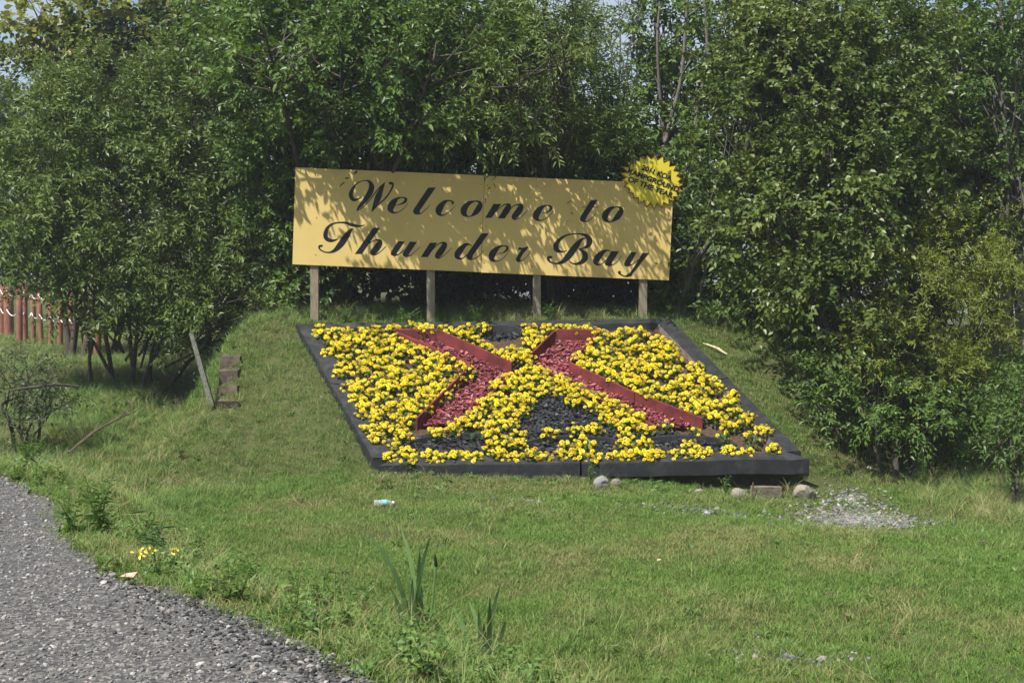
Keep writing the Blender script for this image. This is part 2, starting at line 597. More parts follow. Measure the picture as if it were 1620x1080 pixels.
xs = np.concatenate([np.linspace(-260, -14, 26)[:-1], np.linspace(-14, -7, 30)[:-1], np.linspace(-7, 7, 150), np.linspace(7, 14, 24)[1:], np.linspace(14, 260, 26)[1:]])
ys = np.concatenate([np.linspace(-20, 3, 16)[:-1], np.linspace(3, 20, 180), np.linspace(20, 40, 40)[1:], np.linspace(40, 600, 26)[1:]])
X, Y = np.meshgrid(xs, ys)
Z = hgt(X, Y)
nx, ny = len(xs), len(ys)
ii = (np.arange(ny - 1)[:, None] * nx + np.arange(nx - 1)[None, :]).ravel()
quads = np.stack([ii, ii + 1, ii + nx + 1, ii + nx], 1)
g = link('ground', mesh_np('ground', np.stack([X, Y, Z], -1).reshape(-1, 3), quads, True), M['lawn'])
tag(g, kind='structure')

# gravel road: a sheet laid on the ground with a ragged broken edge
rx = np.concatenate([np.linspace(-20, -7, 14)[:-1], np.linspace(-7, 2.6, 140)])
nrow = 46
tt = np.linspace(0, 1, nrow) ** 0.6
RX = np.repeat(rx[None, :], nrow, 0)
jag = 0.15 * np.sin(rx * 7.3) * np.sin(rx * 3.1 + 1) + 0.05 * np.sin(rx * 23.0 + 2) + rng.normal(0, 0.03, len(rx))
e_ = edge_y(rx) + jag
RY = -12 + (e_[None, :] + 12) * tt[:, None]
RZ = hgt(RX, RY) + 0.012
ii = (np.arange(nrow - 1)[:, None] * len(rx) + np.arange(len(rx) - 1)[None, :]).ravel()
quads = np.stack([ii, ii + 1, ii + len(rx) + 1, ii + len(rx)], 1)
tag(link('gravel_road', mesh_np('gravel_road', np.stack([RX, RY, RZ], -1).reshape(-1, 3), quads, True), M['gravel']), kind='structure')


# ---- loose stones
def rock_mesh(name, seed, size=(1, 1, 0.7), rough=0.22, sub=2):
    import bmesh
    r = np.random.default_rng(seed)
    bm = bmesh.new()
    bmesh.ops.create_icosphere(bm, subdivisions=sub, radius=1.0)
    dirs = r.normal(size=(9, 3))
    dirs /= np.linalg.norm(dirs, axis=1)[:, None]
    cut = r.uniform(0.62, 0.92, 9)
    for v in bm.verts:
        p = np.array(v.co)
        for dd, cc in zip(dirs, cut):
            k = p @ dd
            if k > cc:
                p = p - dd * (k - cc) * 0.9
        p = p * (1 + r.normal(0, rough * 0.12))
        v.co = Vector(p * np.array(size))
    me = bpy.data.meshes.new(name)
    bm.to_mesh(me)
    bm.free()
    return me


chips = [source('stone_source', rock_mesh('stone', 20 + k, (1, r1, 0.55), sub=1), M['chip']) for k, r1 in enumerate((0.8, 0.65, 0.9, 0.7, 0.75))]
n = 80000
yy = 4.6 + 7.2 * rng.random(n) ** 1.3
xx = -7.0 + 8.0 * rng.random(n)
dd = (yy - edge_y(xx))
keep = (dd < 0.05 + rng.normal(0, 0.09, n)) & (np.abs(xx) < 0.42 * yy + 0.3)
xx, yy = xx[keep], yy[keep]
n = len(xx)
zz = hgt(xx, yy) + 0.013
sc = np.clip(rng.lognormal(math.log(0.0075), 0.42, n), 0.0035, 0.026)
instance_scatter('road_gravel', np.stack([xx, yy, zz], 1), np.stack([rng.normal(0, 0.3, n), rng.normal(0, 0.3, n), rng.random(n) * 6.28], 1), sc, rng.integers(0, 5, n), chips, label='loose grey gravel on the road shoulder')
# dark crumbling lip at the broken edge
n = 1500
xx = -2.2 + 2.6 * rng.random(n)
yy = edge_y(xx) - 0.02 - 0.30 * np.abs(rng.normal(0, 1, n))
m, nt, out = new_mat('tar_crumb')
principled(nt, out, ramp(nt, [(0, (0.018, 0.018, 0.019)), (1, (0.075, 0.075, 0.073))], nt.nodes.new('ShaderNodeObjectInfo').outputs['Random']), 0.85, 0.2)
tar = [source('stone_source', rock_mesh('crumb', 30 + k, (1, .8, 0.55), sub=1), m) for k in range(3)]
keep = rng.random(n) < sstep(xx, -2.2, -1.2)
xx, yy = xx[keep], yy[keep]
n = len(xx)
instance_scatter('asphalt_crumbs', np.stack([xx, yy, hgt(xx, yy) + 0.016], 1), np.stack([rng.normal(0, .3, n), rng.normal(0, .3, n), rng.random(n) * 6.28], 1), np.clip(rng.lognormal(math.log(0.0085), .4, n), .004, .02), rng.integers(0, 3, n), tar, label='dark asphalt crumbs along the broken road edge')
# gravel patch right of the bed
def ellipse_pts(c, rx_, ry_, n, p=0.6):
    a, r = rng.random(n) * 6.283, np.abs(rng.normal(0, 0.62, n))
    return c[0] + rx_ * r * np.cos(a), c[1] + ry_ * r * np.sin(a)


gx1, gy1 = ellipse_pts((3.5, 13.9), 0.62, 0.9, 2300)
gx2, gy2 = ellipse_pts((3.7, 15.0), 0.45, 0.9, 500)
gx3, gy3 = ellipse_pts((1.9, 13.9), 1.1, 0.30, 170)
gx4, gy4 = ellipse_pts((1.75, 8.6), 0.5, 0.3, 90)
gx5, gy5 = ellipse_pts((0.15, 14.1), 0.25, 0.12, 60)
xx, yy = np.concatenate([gx1, gx2, gx3, gx4, gx5]), np.concatenate([gy1, gy2, gy3, gy4, gy5])
n = len(xx)
instance_scatter('gravel_patch', np.stack([xx, yy, hgt(xx, yy) + 0.012], 1), np.stack([rng.normal(0, 0.4, n), rng.normal(0, 0.4, n), rng.random(n) * 6.28], 1), np.clip(rng.lognormal(math.log(0.016), 0.45, n), 0.006, 0.045), rng.integers(0, 5, n), chips, label='grey crushed stone spilled on the lawn by the bed corner')

# ------------------------------------------------------------------ grass
def blade_clump(name, n, spread, h0, h1, w, bend, seed, seg=3):
    r = np.random.default_rng(seed)
    b = Bag()
    for i in range(n):
        a, rad = r.random() * 6.283, spread * r.random() ** 0.6
        p = np.array([rad * math.cos(a), rad * math.sin(a), -0.01])
        h = r.uniform(h0, h1)
        az = r.random() * 6.283
        lean = np.array([math.cos(az), math.sin(az), 0]) * bend * h * r.uniform(0.2, 1.2)
        side = np.array([-math.sin(az + r.normal(0, .6)), math.cos(az), 0])
        v = []
        for k in range(seg):
            t = k / seg
            c = p + np.array([0, 0, h * t * (1 - 0.25 * t * bend)]) + lean * t * t
            ww = w * (1 - 0.6 * t) * r.uniform(.8, 1.1)
            v += [c - side * ww / 2, c + side * ww / 2]
        v.append(p + np.array([0, 0, h * (1 - 0.25 * bend)]) + lean)
        q = np.array([(2 * k, 2 * k + 1, 2 * k + 3, 2 * k + 2) for k in range(seg - 1)])
        t3 = np.array([(2 * seg - 2, 2 * seg - 1, 2 * seg)])
        b.add(np.array(v), q, t3, var=r.random())
    return b.mesh(name)


lawn_src = [source('grass_source', blade_clump('grass_tuft', 26, 0.07, 0.02, 0.055, 0.0042, 0.9, 100 + k, 2), M['grass']) for k in range(5)]
long_src = [source('grass_source', blade_clump('long_grass_tuft', 24, 0.07, 0.10, 0.30, 0.006, 1.0, 130 + k, 3), M['grass_long']) for k in range(5)]


def broad_clump(name, n, seed, size):
    r = np.random.default_rng(seed)
    b = Bag()
    for i in range(n):
        az, el = r.random() * 6.283, r.uniform(0.15, 1.0)
        d = np.array([math.cos(az) * math.cos(el), math.sin(az) * math.cos(el), math.sin(el)])
        s = np.array([-math.sin(az), math.cos(az), 0])
        L, W = size * r.uniform(.6, 1.2), size * r.uniform(.2, .38)
        p0 = d * size * 0.15
        v = [p0, p0 + d * L * .45 + s * W / 2, p0 + d * L - np.array([0, 0, L * .3]), p0 + d * L * .45 - s * W / 2, p0 + d * L * .5 - np.array([0, 0, L * .07])]
        b.add(v, [(0, 1, 4), (1, 2, 4), (2, 3, 4), (3, 0, 4)], var=r.random())
    return b.mesh(name)


straw_src = [source('grass_source', blade_clump('straw_tuft', 12, 0.09, 0.12, 0.34, 0.0038, 1.3, 150 + k, 3), M['straw']) for k in range(4)]
weed_src = [source('weed_source', broad_clump('broad_weed', 14, 160 + k, 0.075), M['leaf_weed']) for k in range(4)]

bed_quad = [bed_at(470, 512)[:2], bed_at(1062, 503)[:2], bed_at(1282, 727)[:2], bed_at(598, 738)[:2]]


def inside(poly, x, y):
    x, y = np.asarray(x), np.asarray(y)
    c = np.zeros(x.shape, bool)
    n = len(poly)
    for i in range(n):
        (x1, y1), (x2, y2) = poly[i], poly[(i + 1) % n]
        cond = ((y1 > y) != (y2 > y))
        c ^= cond & (x < (x2 - x1) * (y - y1) / (y2 - y1 + 1e-12) + x1)
    return c


def vnoise(x, y, s, seed):
    r = np.random.default_rng(seed)
    out_ = 0
    for k in range(5):
        a, ph = r.random() * 6.283, r.random(2) * 6.283
        f_ = s * (0.6 + 0.5 * k)
        out_ = out_ + np.sin(f_ * (x * math.cos(a) + y * math.sin(a)) + ph[0]) * np.sin(f_ * (-x * math.sin(a) + y * math.cos(a)) + ph[1]) / (1 + 0.4 * k)
    return out_


def in_view(x, y, pad=0.5):
    return np.abs(x) < 0.372 * y + pad


def bare(x, y):
    g1 = ((x - 3.45) / 0.75) ** 2 + ((y - 13.75) / 1.1) ** 2
    g2 = ((x - 3.7) / 0.5) ** 2 + ((y - 15.0) / 0.9) ** 2
    g3 = ((x - 1.9) / 1.1) ** 2 + ((y - 13.9) / 0.3) ** 2
    return (g1 < 1) | (g2 < 0.7) | ((g3 < 1) & (rng.random(np.shape(x)) < 0.6))


def scatter_lawn(name, n, ylo, yhi, power, srcs, s_lo, s_hi, keepf, label, tilt=0.15):
    yy = ylo + (yhi - ylo) * rng.random(n) ** power
    xx = (rng.random(n) * 2 - 1) * (0.372 * yy + 0.6)
    d = (yy - edge_y(xx)) * 0.75
    k = (d > 0.03 + rng.normal(0, 0.05, n)) & ~inside(bed_quad, xx, yy) & keepf(xx, yy, d) & ~(bare(xx, yy) & (rng.random(n) < 0.6))
    xx, yy = xx[k], yy[k]
    n = len(xx)
    near_road = np.exp(-np.clip((yy - edge_y(xx)) * 0.75, 0, 9) / 1.2) * (yy < 11) if name == 'long_grass' else 0
    rot = np.stack([rng.normal(0, tilt, n), rng.normal(0, tilt, n), rng.random(n) * 6.28], 1)
    return instance_scatter(name, np.stack([xx, yy, hgt(xx, yy)], 1), rot, rng.uniform(s_lo, s_hi, n) * (1 - 0.35 * near_road), rng.integers(0, len(srcs), n), srcs, label=label)


scatter_lawn('grass', 95000, 4.8, 21, 1.0, lawn_src, 0.7, 1.5, lambda x, y, d: (vnoise(x, y, 1.6, 3) > -0.9) | (rng.random(len(x)) < .5), 'short mown grass over the bank and verge')


def long_keep(x, y, d):
    px_w = np.zeros(len(x))
    # verge strip beside the gravel, the ditch, the left rough, the foot of the trees
    px_w = np.maximum(px_w, 0.30 * np.exp(-((d - 0.30) / 0.35) ** 2) * (1 + 1.2 * (vnoise(x, y, 2.2, 21) > 0.4)))
    px_w = np.maximum(px_w, 0.34 * np.exp(-((d - 1.3) / 0.9) ** 2) * (y < 10.5) * (vnoise(x, y, 1.8, 51) > 0.1))
    px_w = np.maximum(px_w, 0.9 * (1 - sstep(x, -4.3, -3.0)) * sstep(y, 10.3, 12.5))
    px_w = np.maximum(px_w, 0.5 * (1 - sstep(x, -3.6, -2.6)) * sstep(y, 9, 10.5))
    px_w = np.maximum(px_w, 0.8 * sstep(y, 17.9, 18.5))
    px_w = np.maximum(px_w, 0.8 * (np.abs(x + 3.25) < 0.28) * (np.abs(y - 17.1) < 0.8))
    px_w = np.maximum(px_w, 0.7 * sstep(x, 4.0, 4.9) * sstep(y, 12.6, 14.0))
    px_w = np.maximum(px_w, 0.75 * (x < -2.5) * sstep(y, 16.9, 17.6))
    px_w = np.maximum(px_w, 0.04)
    return rng.random(len(x)) < px_w * (0.75 + 0.35 * vnoise(x, y, 1.3, 11))


scatter_lawn('long_grass', 52000, 4.8, 34, 1.0, long_src, 0.35, 1.0, long_keep, 'long rough grass on the verge and under the shrubs', 0.25)


def weed_keep(x, y, d):
    w = 0.05 + 0.55 * np.exp(-((d - 0.7) / 0.7) ** 2) * (y < 9.5) + 0.3 * sstep(y, 18.0, 18.6) + 0.10 * (vnoise(x, y, 1.2, 5) > 0.5) + 0.3 * (1 - sstep(x, -4.6, -3.4)) * (vnoise(x, y, 1.0, 8) > 0.3)
    w = w + 0.45 * ((y > 14.6) & (y < 15.5) & (x > -1.6) & (x < 3.6))
    return rng.random(len(x)) < w


scatter_lawn('weeds', 14000, 4.8, 21, 1.0, weed_src, 0.35, 1.1, weed_keep, 'low broad-leaved weeds and clover among the grass', 0.3)

def straw_keep(x, y, d):
    w = 0.5 * np.exp(-((d - 0.8) / 0.9) ** 2) * (y < 10.5) * (vnoise(x, y, 1.7, 31) > 0.1) + 0.4 * (1 - sstep(x, -4.2, -2.8)) * (vnoise(x, y, 1.1, 33) > 0.2) + 0.6 * sstep(x, 3.6, 4.4) * sstep(y, 12.8, 14.2) + 0.03
    return rng.random(len(x)) < w


scatter_lawn('dry_grass', 9000, 4.8, 22, 1.0, straw_src, 0.35, 1.0, straw_keep, 'straw-coloured dry grass stalks among the green', 0.3)
big_weed_src = [source('weed_source', broad_clump('rosette', 18, 170 + k, 0.11), M['leaf_weed']) for k in range(4)]


def rosette_keep(x, y, d):
    w = 0.6 * np.exp(-((d - 0.9) / 0.8) ** 2) * (y < 10) * (vnoise(x, y, 1.9, 41) > 0.0) + 0.5 * (1 - sstep(x, -4.4, -3.2)) * (vnoise(x, y, 1.3, 43) > 0.4) + 0.25 * sstep(y, 18.0, 18.6)
    return rng.random(len(x)) < w


def weed_stems(name, seed):
    r = np.random.default_rng(seed)
    b = Bag()
    for k in range(6):
        az, tl, hh = r.random() * 6.283, r.uniform(.02, .12), r.uniform(.10, .22)
        top = np.array([tl * math.cos(az), tl * math.sin(az), hh])
        b.tube([(0, 0, -.02), top * np.array([.4, .4, .55]), top], [.003, .0025, .0015], 3, var=.6)
        for q in range(9):
            t = (q + .7) / 9
            p_ = top * np.array([t ** 1.4, t ** 1.4, t])
            a2, el = q * 2.4, r.uniform(0, .7)
            d_ = np.array([math.cos(a2) * math.cos(el), math.sin(a2) * math.cos(el), math.sin(el)])
            s_ = np.array([-math.sin(a2), math.cos(a2), 0])
            L_, W_ = r.uniform(.04, .065) * (1.2 - .6 * t), r.uniform(.010, .016)
            b.add([p_, p_ + d_ * L_ * .45 + s_ * W_, p_ + d_ * L_ - np.array([0, 0, L_ * .25]), p_ + d_ * L_ * .45 - s_ * W_], [(0, 1, 2, 3)], var=r.random())
    return b.mesh(name)


big_weed_src += [source('weed_source', weed_stems('weed_stems', 180 + k), M['leaf_weed' if k % 2 else 'leaf_alder']) for k in range(6)]
scatter_lawn('tall_weeds', 9000, 5.0, 21, 1.0, big_weed_src, 0.4, 1.0, rosette_keep, 'leafy weeds in the ditch and the left rough', 0.3)

# ------------------------------------------------------------------ flower bed
bed = empty('flower_bed', tuple(bed_at(940, 732) + np.array([0, 0, -0.2])))
tag(bed, 'raised slanting flower bed in a black timber frame, planted as a cross and triangle emblem', 'flower bed')
bed_inv = Matrix.Translation(-Vector(bed.location))


def bed_part(name, me, mat, kind=None):
    me.transform(bed_inv)
    o = link(name, me, mat, bed)
    if kind:
        o['kind'] = kind
    return o


OUT = [bed_at(597, 739), bed_at(1281, 727), bed_at(1060, 503), bed_at(468, 511)]      # FL FR BR BL
INN = [bed_at(634, 724), bed_at(1240, 715), bed_at(1041, 511), bed_at(500, 518)]
DOWN = np.array([0, 0, -0.155])


def beam(name, o0, o1, i1, i0, inner_mat=None, lift=0.0, down=DOWN):
    up = BED_N * lift
    b = Bag()
    nseg = 14
    vs = []
    for k in range(nseg + 1):
        t = k / nseg
        wob = rng.normal(0, 0.004, 3)
        po, pi = o0 + (o1 - o0) * t + up + wob, i0 + (i1 - i0) * t + up + wob
        w_ = (pi - po) / np.linalg.norm(pi - po) * 0.012
        vs += [po + down, po - BED_N * 0.012, po + w_, pi - w_, pi - BED_N * 0.012, pi + down]
    vs = np.array(vs)
    q, wood = [], []
    for k in range(nseg):
        for j in range(6):
            a, c = k * 6 + j, k * 6 + (j + 1) % 6
            q.append((a, c, c + 6, a + 6))
            wood.append(j == 4)
    caps = [tuple(range(6))[::-1], tuple(range(nseg * 6, nseg * 6 + 6))]
    me = mesh_np(name, vs, [np.array(q), np.array(caps)])
    o = bed_part(name, me, M['black_timber'])
    if inner_mat:
        me.materials.append(inner_mat)
        mi = np.zeros(len(me.polygons), np.int32)
        mi[:len(q)] = np.array(wood, int)
        me.polygons.foreach_set('material_index', mi)
    return o


def beam_run(name, o0, o1, i1, i0, cuts, inner_mat=None, lift=0.0, label=None):
    for a, b in zip(cuts[:-1], cuts[1:]):
        a2, b2 = a + (0.0012 if a > 0 else 0), b - (0.0012 if b < 1 else 0)
        o = beam(name, o0 + (o1 - o0) * a2, o0 + (o1 - o0) * b2, i0 + (i1 - i0) * b2, i0 + (i1 - i0) * a2, inner_mat, lift + rng.normal(0, 0.003))
        if label:
            o['label'] = label


beam_run('front_beam', OUT[0], OUT[1], INN[1], INN[0], (0, 0.47, 1), lift=0.003)
beam_run('side_beam', OUT[1] + (OUT[2] - OUT[1]) * 0.055, OUT[2], INN[2], INN[1], (0, 0.52, 1), M['bare_wood'], -0.002, 'black side beam with bare weathered inner face')
beam_run('back_beam', OUT[2], OUT[3], INN[3], INN[2], (0, 0.5, 1), lift=-0.010)
beam_run('side_beam', OUT[3], OUT[0] + (OUT[3] - OUT[0]) * 0.055, INN[0], INN[3], (0, 0.48, 1))

SOIL = -0.075
RED = -0.075          # the red chips lie deeper than the soil
def to_bed2d(px, py, h):
    p = bed_at(px, py, h)
    return (p[0], p[1])


# emblem outlines, as they lie on the bed
L_X = [(640, 540), (692, 542), (808, 592), (772, 626), (722, 674), (660, 676), (744, 596), (696, 566)]
R_X = [(880, 542), (944, 542), (900, 592), (1002, 640), (1114, 680), (1030, 676), (930, 622), (838, 586), (848, 574)]
TRI = [(862, 618), (905, 638), (990, 676), (990, 684), (814, 684), (814, 678)]
HEAD = [(792 + 34 * math.cos(a), 529 + 12.5 * math.sin(a)) for a in np.linspace(0, 6.283, 17)[:-1]]
CR_L = [(632, 702), (690, 690), (740, 686), (832, 686), (832, 722), (740, 722), (640, 720)]
CR_M = [(834, 686), (985, 686), (1000, 688), (1000, 720), (834, 722)]
CR_R = [(1002, 688), (1060, 688), (1120, 694), (1172, 714), (1100, 719), (1002, 720)]
soil2 = lambda poly, h=-0.065: [to_bed2d(px, py, h) for px, py in poly]
S_L, S_R = soil2(L_X, RED + 0.01), soil2(R_X, RED + 0.01)
S_T, S_H, S_CL, S_CM, S_CR = map(soil2, (TRI, HEAD, CR_L, CR_M, CR_R))


# soil sheet
sq = [bed_at(600, 735, 0) - BED_N * 0.075, bed_at(1275, 726, 0) - BED_N * 0.075, bed_at(1058, 505, 0) - BED_N * 0.075, bed_at(472, 512, 0) - BED_N * 0.075]
nu, nv = 130, 90
U, V = np.meshgrid(np.linspace(0.01, 0.99, nu), np.linspace(0.01, 0.99, nv))
P = ((1 - U) * (1 - V))[..., None] * sq[0] + (U * (1 - V))[..., None] * sq[1] + (U * V)[..., None] * sq[2] + ((1 - U) * V)[..., None] * sq[3]
P = P + BED_N * (rng.normal(0, 0.008, U.shape)[..., None])
for arm in (S_L, S_R):
    P = P - BED_N * (0.10 * inside(arm, P[..., 0], P[..., 1]))[..., None]
ii = (np.arange(nv - 1)[:, None] * nu + np.arange(nu - 1)[None, :]).ravel()
bed_part('soil', mesh_np('soil', P.reshape(-1, 3), np.stack([ii, ii + 1, ii + nu + 1, ii + nu], 1), True), M['soil'])


def poly_sheet(name, poly2, h, mat):
    zz_ = [np.array([x, y, bed_z(x, y)]) + BED_N * h for x, y in poly2]
    tri = tessellate_polygon([[Vector(p) for p in zz_]])
    return bed_part(name, mesh_np(name, np.array(zz_), np.array(tri)), mat)


for p2 in (S_L, S_R):
    poly_sheet('mulch_floor', p2, RED, M['soil_red'])
for p2 in (S_T, S_H, S_CL, S_CM, S_CR):
    poly_sheet('mulch_floor', p2, SOIL + 0.012, M['soil_dark'])


def chip_mesh(name, seed):
    r = np.random.default_rng(seed)
    n_ = 6
    a = np.sort(r.random(n_) * 6.283)
    rad = r.uniform(0.6, 1.0, n_)
    sx, sy = 1.0, r.uniform(0.45, 0.75)
    top = np.stack([rad * np.cos(a) * sx, rad * np.sin(a) * sy, r.uniform(0.08, 0.25, n_)], 1)
    bot = top * np.array([0.9, 0.9, 1]) - np.array([0, 0, 0.25])
    q = np.array([(i, (i + 1) % n_, n_ + (i + 1) % n_, n_ + i) for i in range(n_)])
    return mesh_np(name, np.concatenate([bot, top]), [q, np.array([tuple(range(n_, 2 * n_)), tuple(range(n_))[::-1]])])


def chip_mat(name, stops, rough):
    m, nt, out = new_mat(name)
    c = ramp(nt, stops, nt.nodes.new('ShaderNodeObjectInfo').outputs['Random'])
    principled(nt, out, mix_col(nt, 0.3, c, mix_col(nt, noise(nt, 45, 3), (0, 0, 0), c)), rough, 0.3)
    return m


mm = chip_mat('red_mulch', [(0.0, (0.09, 0.020, 0.026)), (0.35, (0.24, 0.048, 0.058)), (0.7, (0.37, 0.085, 0.098)), (0.9, (0.48, 0.16, 0.17)), (1.0, (0.50, 0.32, 0.30))], 0.8)
mk = chip_mat('black_mulch', [(0.0, (0.010, 0.011, 0.013)), (0.5, (0.028, 0.030, 0.034)), (0.85, (0.06, 0.063, 0.07)), (1.0, (0.13, 0.135, 0.14))], 0.6)
red_src = [source('chip_source', chip_mesh('mulch_chip', 200 + k), mm) for k in range(6)]
blk_src = [source('chip_source', chip_mesh('mulch_chip', 210 + k), mk) for k in range(6)]


def poly_area_pts(poly2, density):
    P_ = np.array(poly2)
    lo, hi = P_.min(0), P_.max(0)
    n_ = int((hi - lo).prod() * density)
    x, y = lo[0] + (hi[0] - lo[0]) * rng.random(n_), lo[1] + (hi[1] - lo[1]) * rng.random(n_)
    k = inside(poly2, x, y)
    return x[k], y[k]


def mulch(name, polys, srcs, density, smean, label, floor=SOIL + 0.012):
    xs_, ys_ = zip(*[poly_area_pts(p, density) for p in polys])
    x, y = np.concatenate(xs_), np.concatenate(ys_)
    n_ = len(x)
    p = np.stack([x, y, bed_z(x, y)], 1) + BED_N * (floor + 0.008 + 0.022 * rng.random(n_))[:, None]
    pitch = math.atan(SL)
    rot = np.stack([pitch + rng.normal(0, 0.35, n_), rng.normal(0, 0.35, n_), rng.random(n_) * 6.28], 1)
    instance_scatter(name, p, rot, np.clip(rng.lognormal(math.log(smean), 0.4, n_), 0.01, 0.065), rng.integers(0, 6, n_), srcs, label=label)


mulch('red_mulch', [S_L, S_R], red_src, 1500, 0.029, 'red dyed wood chips filling the two arms of the cross', floor=RED)
mulch('black_mulch', [S_T, S_H, S_CL, S_CM, S_CR], blk_src, 1700, 0.023, 'black stone mulch in the triangle, dot and base of the emblem')


def board_strip(name, pts_px, h_top, h_bot, thick, mat, label=None, top_px=True):
    """upright edging board that follows a line on the bed; the points give its top edge"""
    top = [bed_at(px, py, h_top) for px, py in pts_px]
    for a, b in zip(top[:-1], top[1:]):
        d = b - a
        s = np.cross(d, BED_N)
        s = s / np.linalg.norm(s) * thick / 2
        dn = np.array([0, 0, -1.0]) * (h_top - h_bot) / BED_N[2]
        v, f = hexa([a - s + dn, b - s + dn, b + s + dn, a + s + dn, a - s, b - s, b + s, a + s])
        o = bed_part(name, mesh_np(name, v, f), mat)
        if label:
            o['label'] = label


HT, HB = 0.055, -0.15
board_strip('red_board', [(624, 521), (689, 520)], HT, HB, 0.022, M['red_board'])
board_strip('red_board', [(691, 520), (810, 573)], HT, HB, 0.022, M['red_board'])
board_strip('red_board', [(624, 523), (744, 574)], HT - 0.02, HB, 0.022, M['red_board'])
board_strip('red_board', [(744, 577), (659, 661)], HT, HB, 0.022, M['red_board'])
board_strip('red_board', [(812, 588), (726, 670)], HT - 0.05, HB, 0.022, M['red_board'])
board_strip('red_board', [(880, 521), (948, 521)], HT, HB, 0.022, M['red_board'])
board_strip('red_board', [(878, 522), (840, 559)], HT, HB, 0.022, M['red_board'])
board_strip('red_board', [(948, 523), (901, 573)], HT - 0.02, HB, 0.022, M['red_board'])
board_strip('red_board', [(902, 573), (1004, 620)], HT, HB, 0.022, M['red_board'])
board_strip('red_board', [(1005, 620), (1112, 661)], HT, HB, 0.022, M['red_board'])
board_strip('red_board', [(850, 582), (1035, 672)], HT - 0.06, HB, 0.022, M['red_board'])
arc = lambda cx, cy, rx_, ry_, a0, a1, n_: [(cx + rx_ * math.cos(a), cy - ry_ * math.sin(a)) for a in np.linspace(a0, a1, n_)]
board_strip('black_edging', arc(792, 523, 33, 9, 0.1, 3.04, 9), 0.03, HB, 0.015, M['black_edge'])
board_strip('black_edging', arc(740, 706, 100, 21, 0.5, 2.9, 9), 0.0, HB, 0.015, M['black_edge'])
board_strip('black_edging', arc(910, 708, 90, 20, 0.3, 2.9, 9), 0.0, HB, 0.015, M['black_edge'])
board_strip('black_edging', arc(1080, 708, 90, 20, 0.3, 2.9, 9), 0.0, HB, 0.015, M['black_edge'])
board_strip('black_edging', [(862, 612), (818, 668)], 0.0, HB, 0.015, M['black_edge'])
board_strip('black_edging', [(864, 612), (985, 668)], 0.0, HB, 0.015, M['black_edge'])

# ---- marigolds
def blossom_mesh(name, seed):
    r = np.random.default_rng(seed)
    b = Bag()
    R = 0.034
    for ring, (rad, z, tilt, cnt, ln) in enumerate([(0.010, 0.000, 0.15, 11, 0.026), (0.007, 0.008, 0.55, 10, 0.021), (0.004, 0.014, 0.95, 8, 0.016), (0.001, 0.018, 1.3, 5, 0.011)]):
        for k in range(cnt):
            a = (k + 0.5 * (ring % 2) + r.normal(0, .12)) * 6.283 / cnt
            t = tilt + r.normal(0, .12)
            d = np.array([math.cos(a) * math.cos(t), math.sin(a) * math.cos(t), math.sin(t)])
            s = np.array([-math.sin(a), math.cos(a), 0])
            w = ln * 0.62
            p0 = np.array([rad * math.cos(a), rad * math.sin(a), z])
            tip = p0 + d * ln
            dn = np.array([0, 0, -0.004])
            v = [p0 - s * w * .25, p0 + s * w * .25, p0 + d * ln * .65 + s * w * .5 + dn * .3, tip + s * w * .2 + dn, tip - s * w * .2 + dn, p0 + d * ln * .65 - s * w * .5 + dn * .3]
            b.add(v, [(0, 1, 2, 5)], [(5, 2, 3, 4)], var=0.15 + 0.25 * ring / 3 + r.random() * .25 if ring < 3 else 0.95)
    # green cup below the petals
    b.add([(0.008, 0, -0.002), (0, 0.008, -0.002), (-0.008, 0, -0.002), (0, -0.008, -0.002), (0, 0, -0.03)], [(0, 1, 4), (1, 2, 4), (2, 3, 4), (3, 0, 4)], var=0.5)
    return b.mesh(name)


m, nt, out = new_mat('marigold_petal')
a = nt.nodes.new('ShaderNodeAttribute')
a.attribute_name = 'var'
rn = nt.nodes.new('ShaderNodeObjectInfo').outputs['Random']
c = ramp(nt, [(0.1, (0.80, 0.66, 0.018)), (0.55, (0.82, 0.65, 0.025)), (0.9, (0.74, 0.42, 0.01))], a.outputs['Fac'])
c = mix_col(nt, math_node(nt, 'MULTIPLY', rn, 0.35), c, (0.80, 0.66, 0.07))
fd = ramp(nt, [(0.93, (0, 0, 0)), (0.97, (0.7, 0.7, 0.7))], rn)
c = mix_col(nt, fd, c, (0.42, 0.22, 0.02))
p = principled(nt, None, c, 0.6, 0.2)
t = nt.nodes.new('ShaderNodeBsdfTranslucent')
nt.links.new(c, t.inputs['Color'])
mx = nt.nodes.new('ShaderNodeMixShader')
mx.inputs['Fac'].default_value = 0.22
nt.links.new(p.outputs['BSDF'], mx.inputs[1])
nt.links.new(t.outputs['BSDF'], mx.inputs[2])
nt.links.new(mx.outputs['Shader'], out.inputs['Surface'])
M['petal'] = m

bloom_me = [blossom_mesh('blossom', 300 + k) for k in range(5)]
for me in bloom_me:
    me.materials.append(M['petal'])


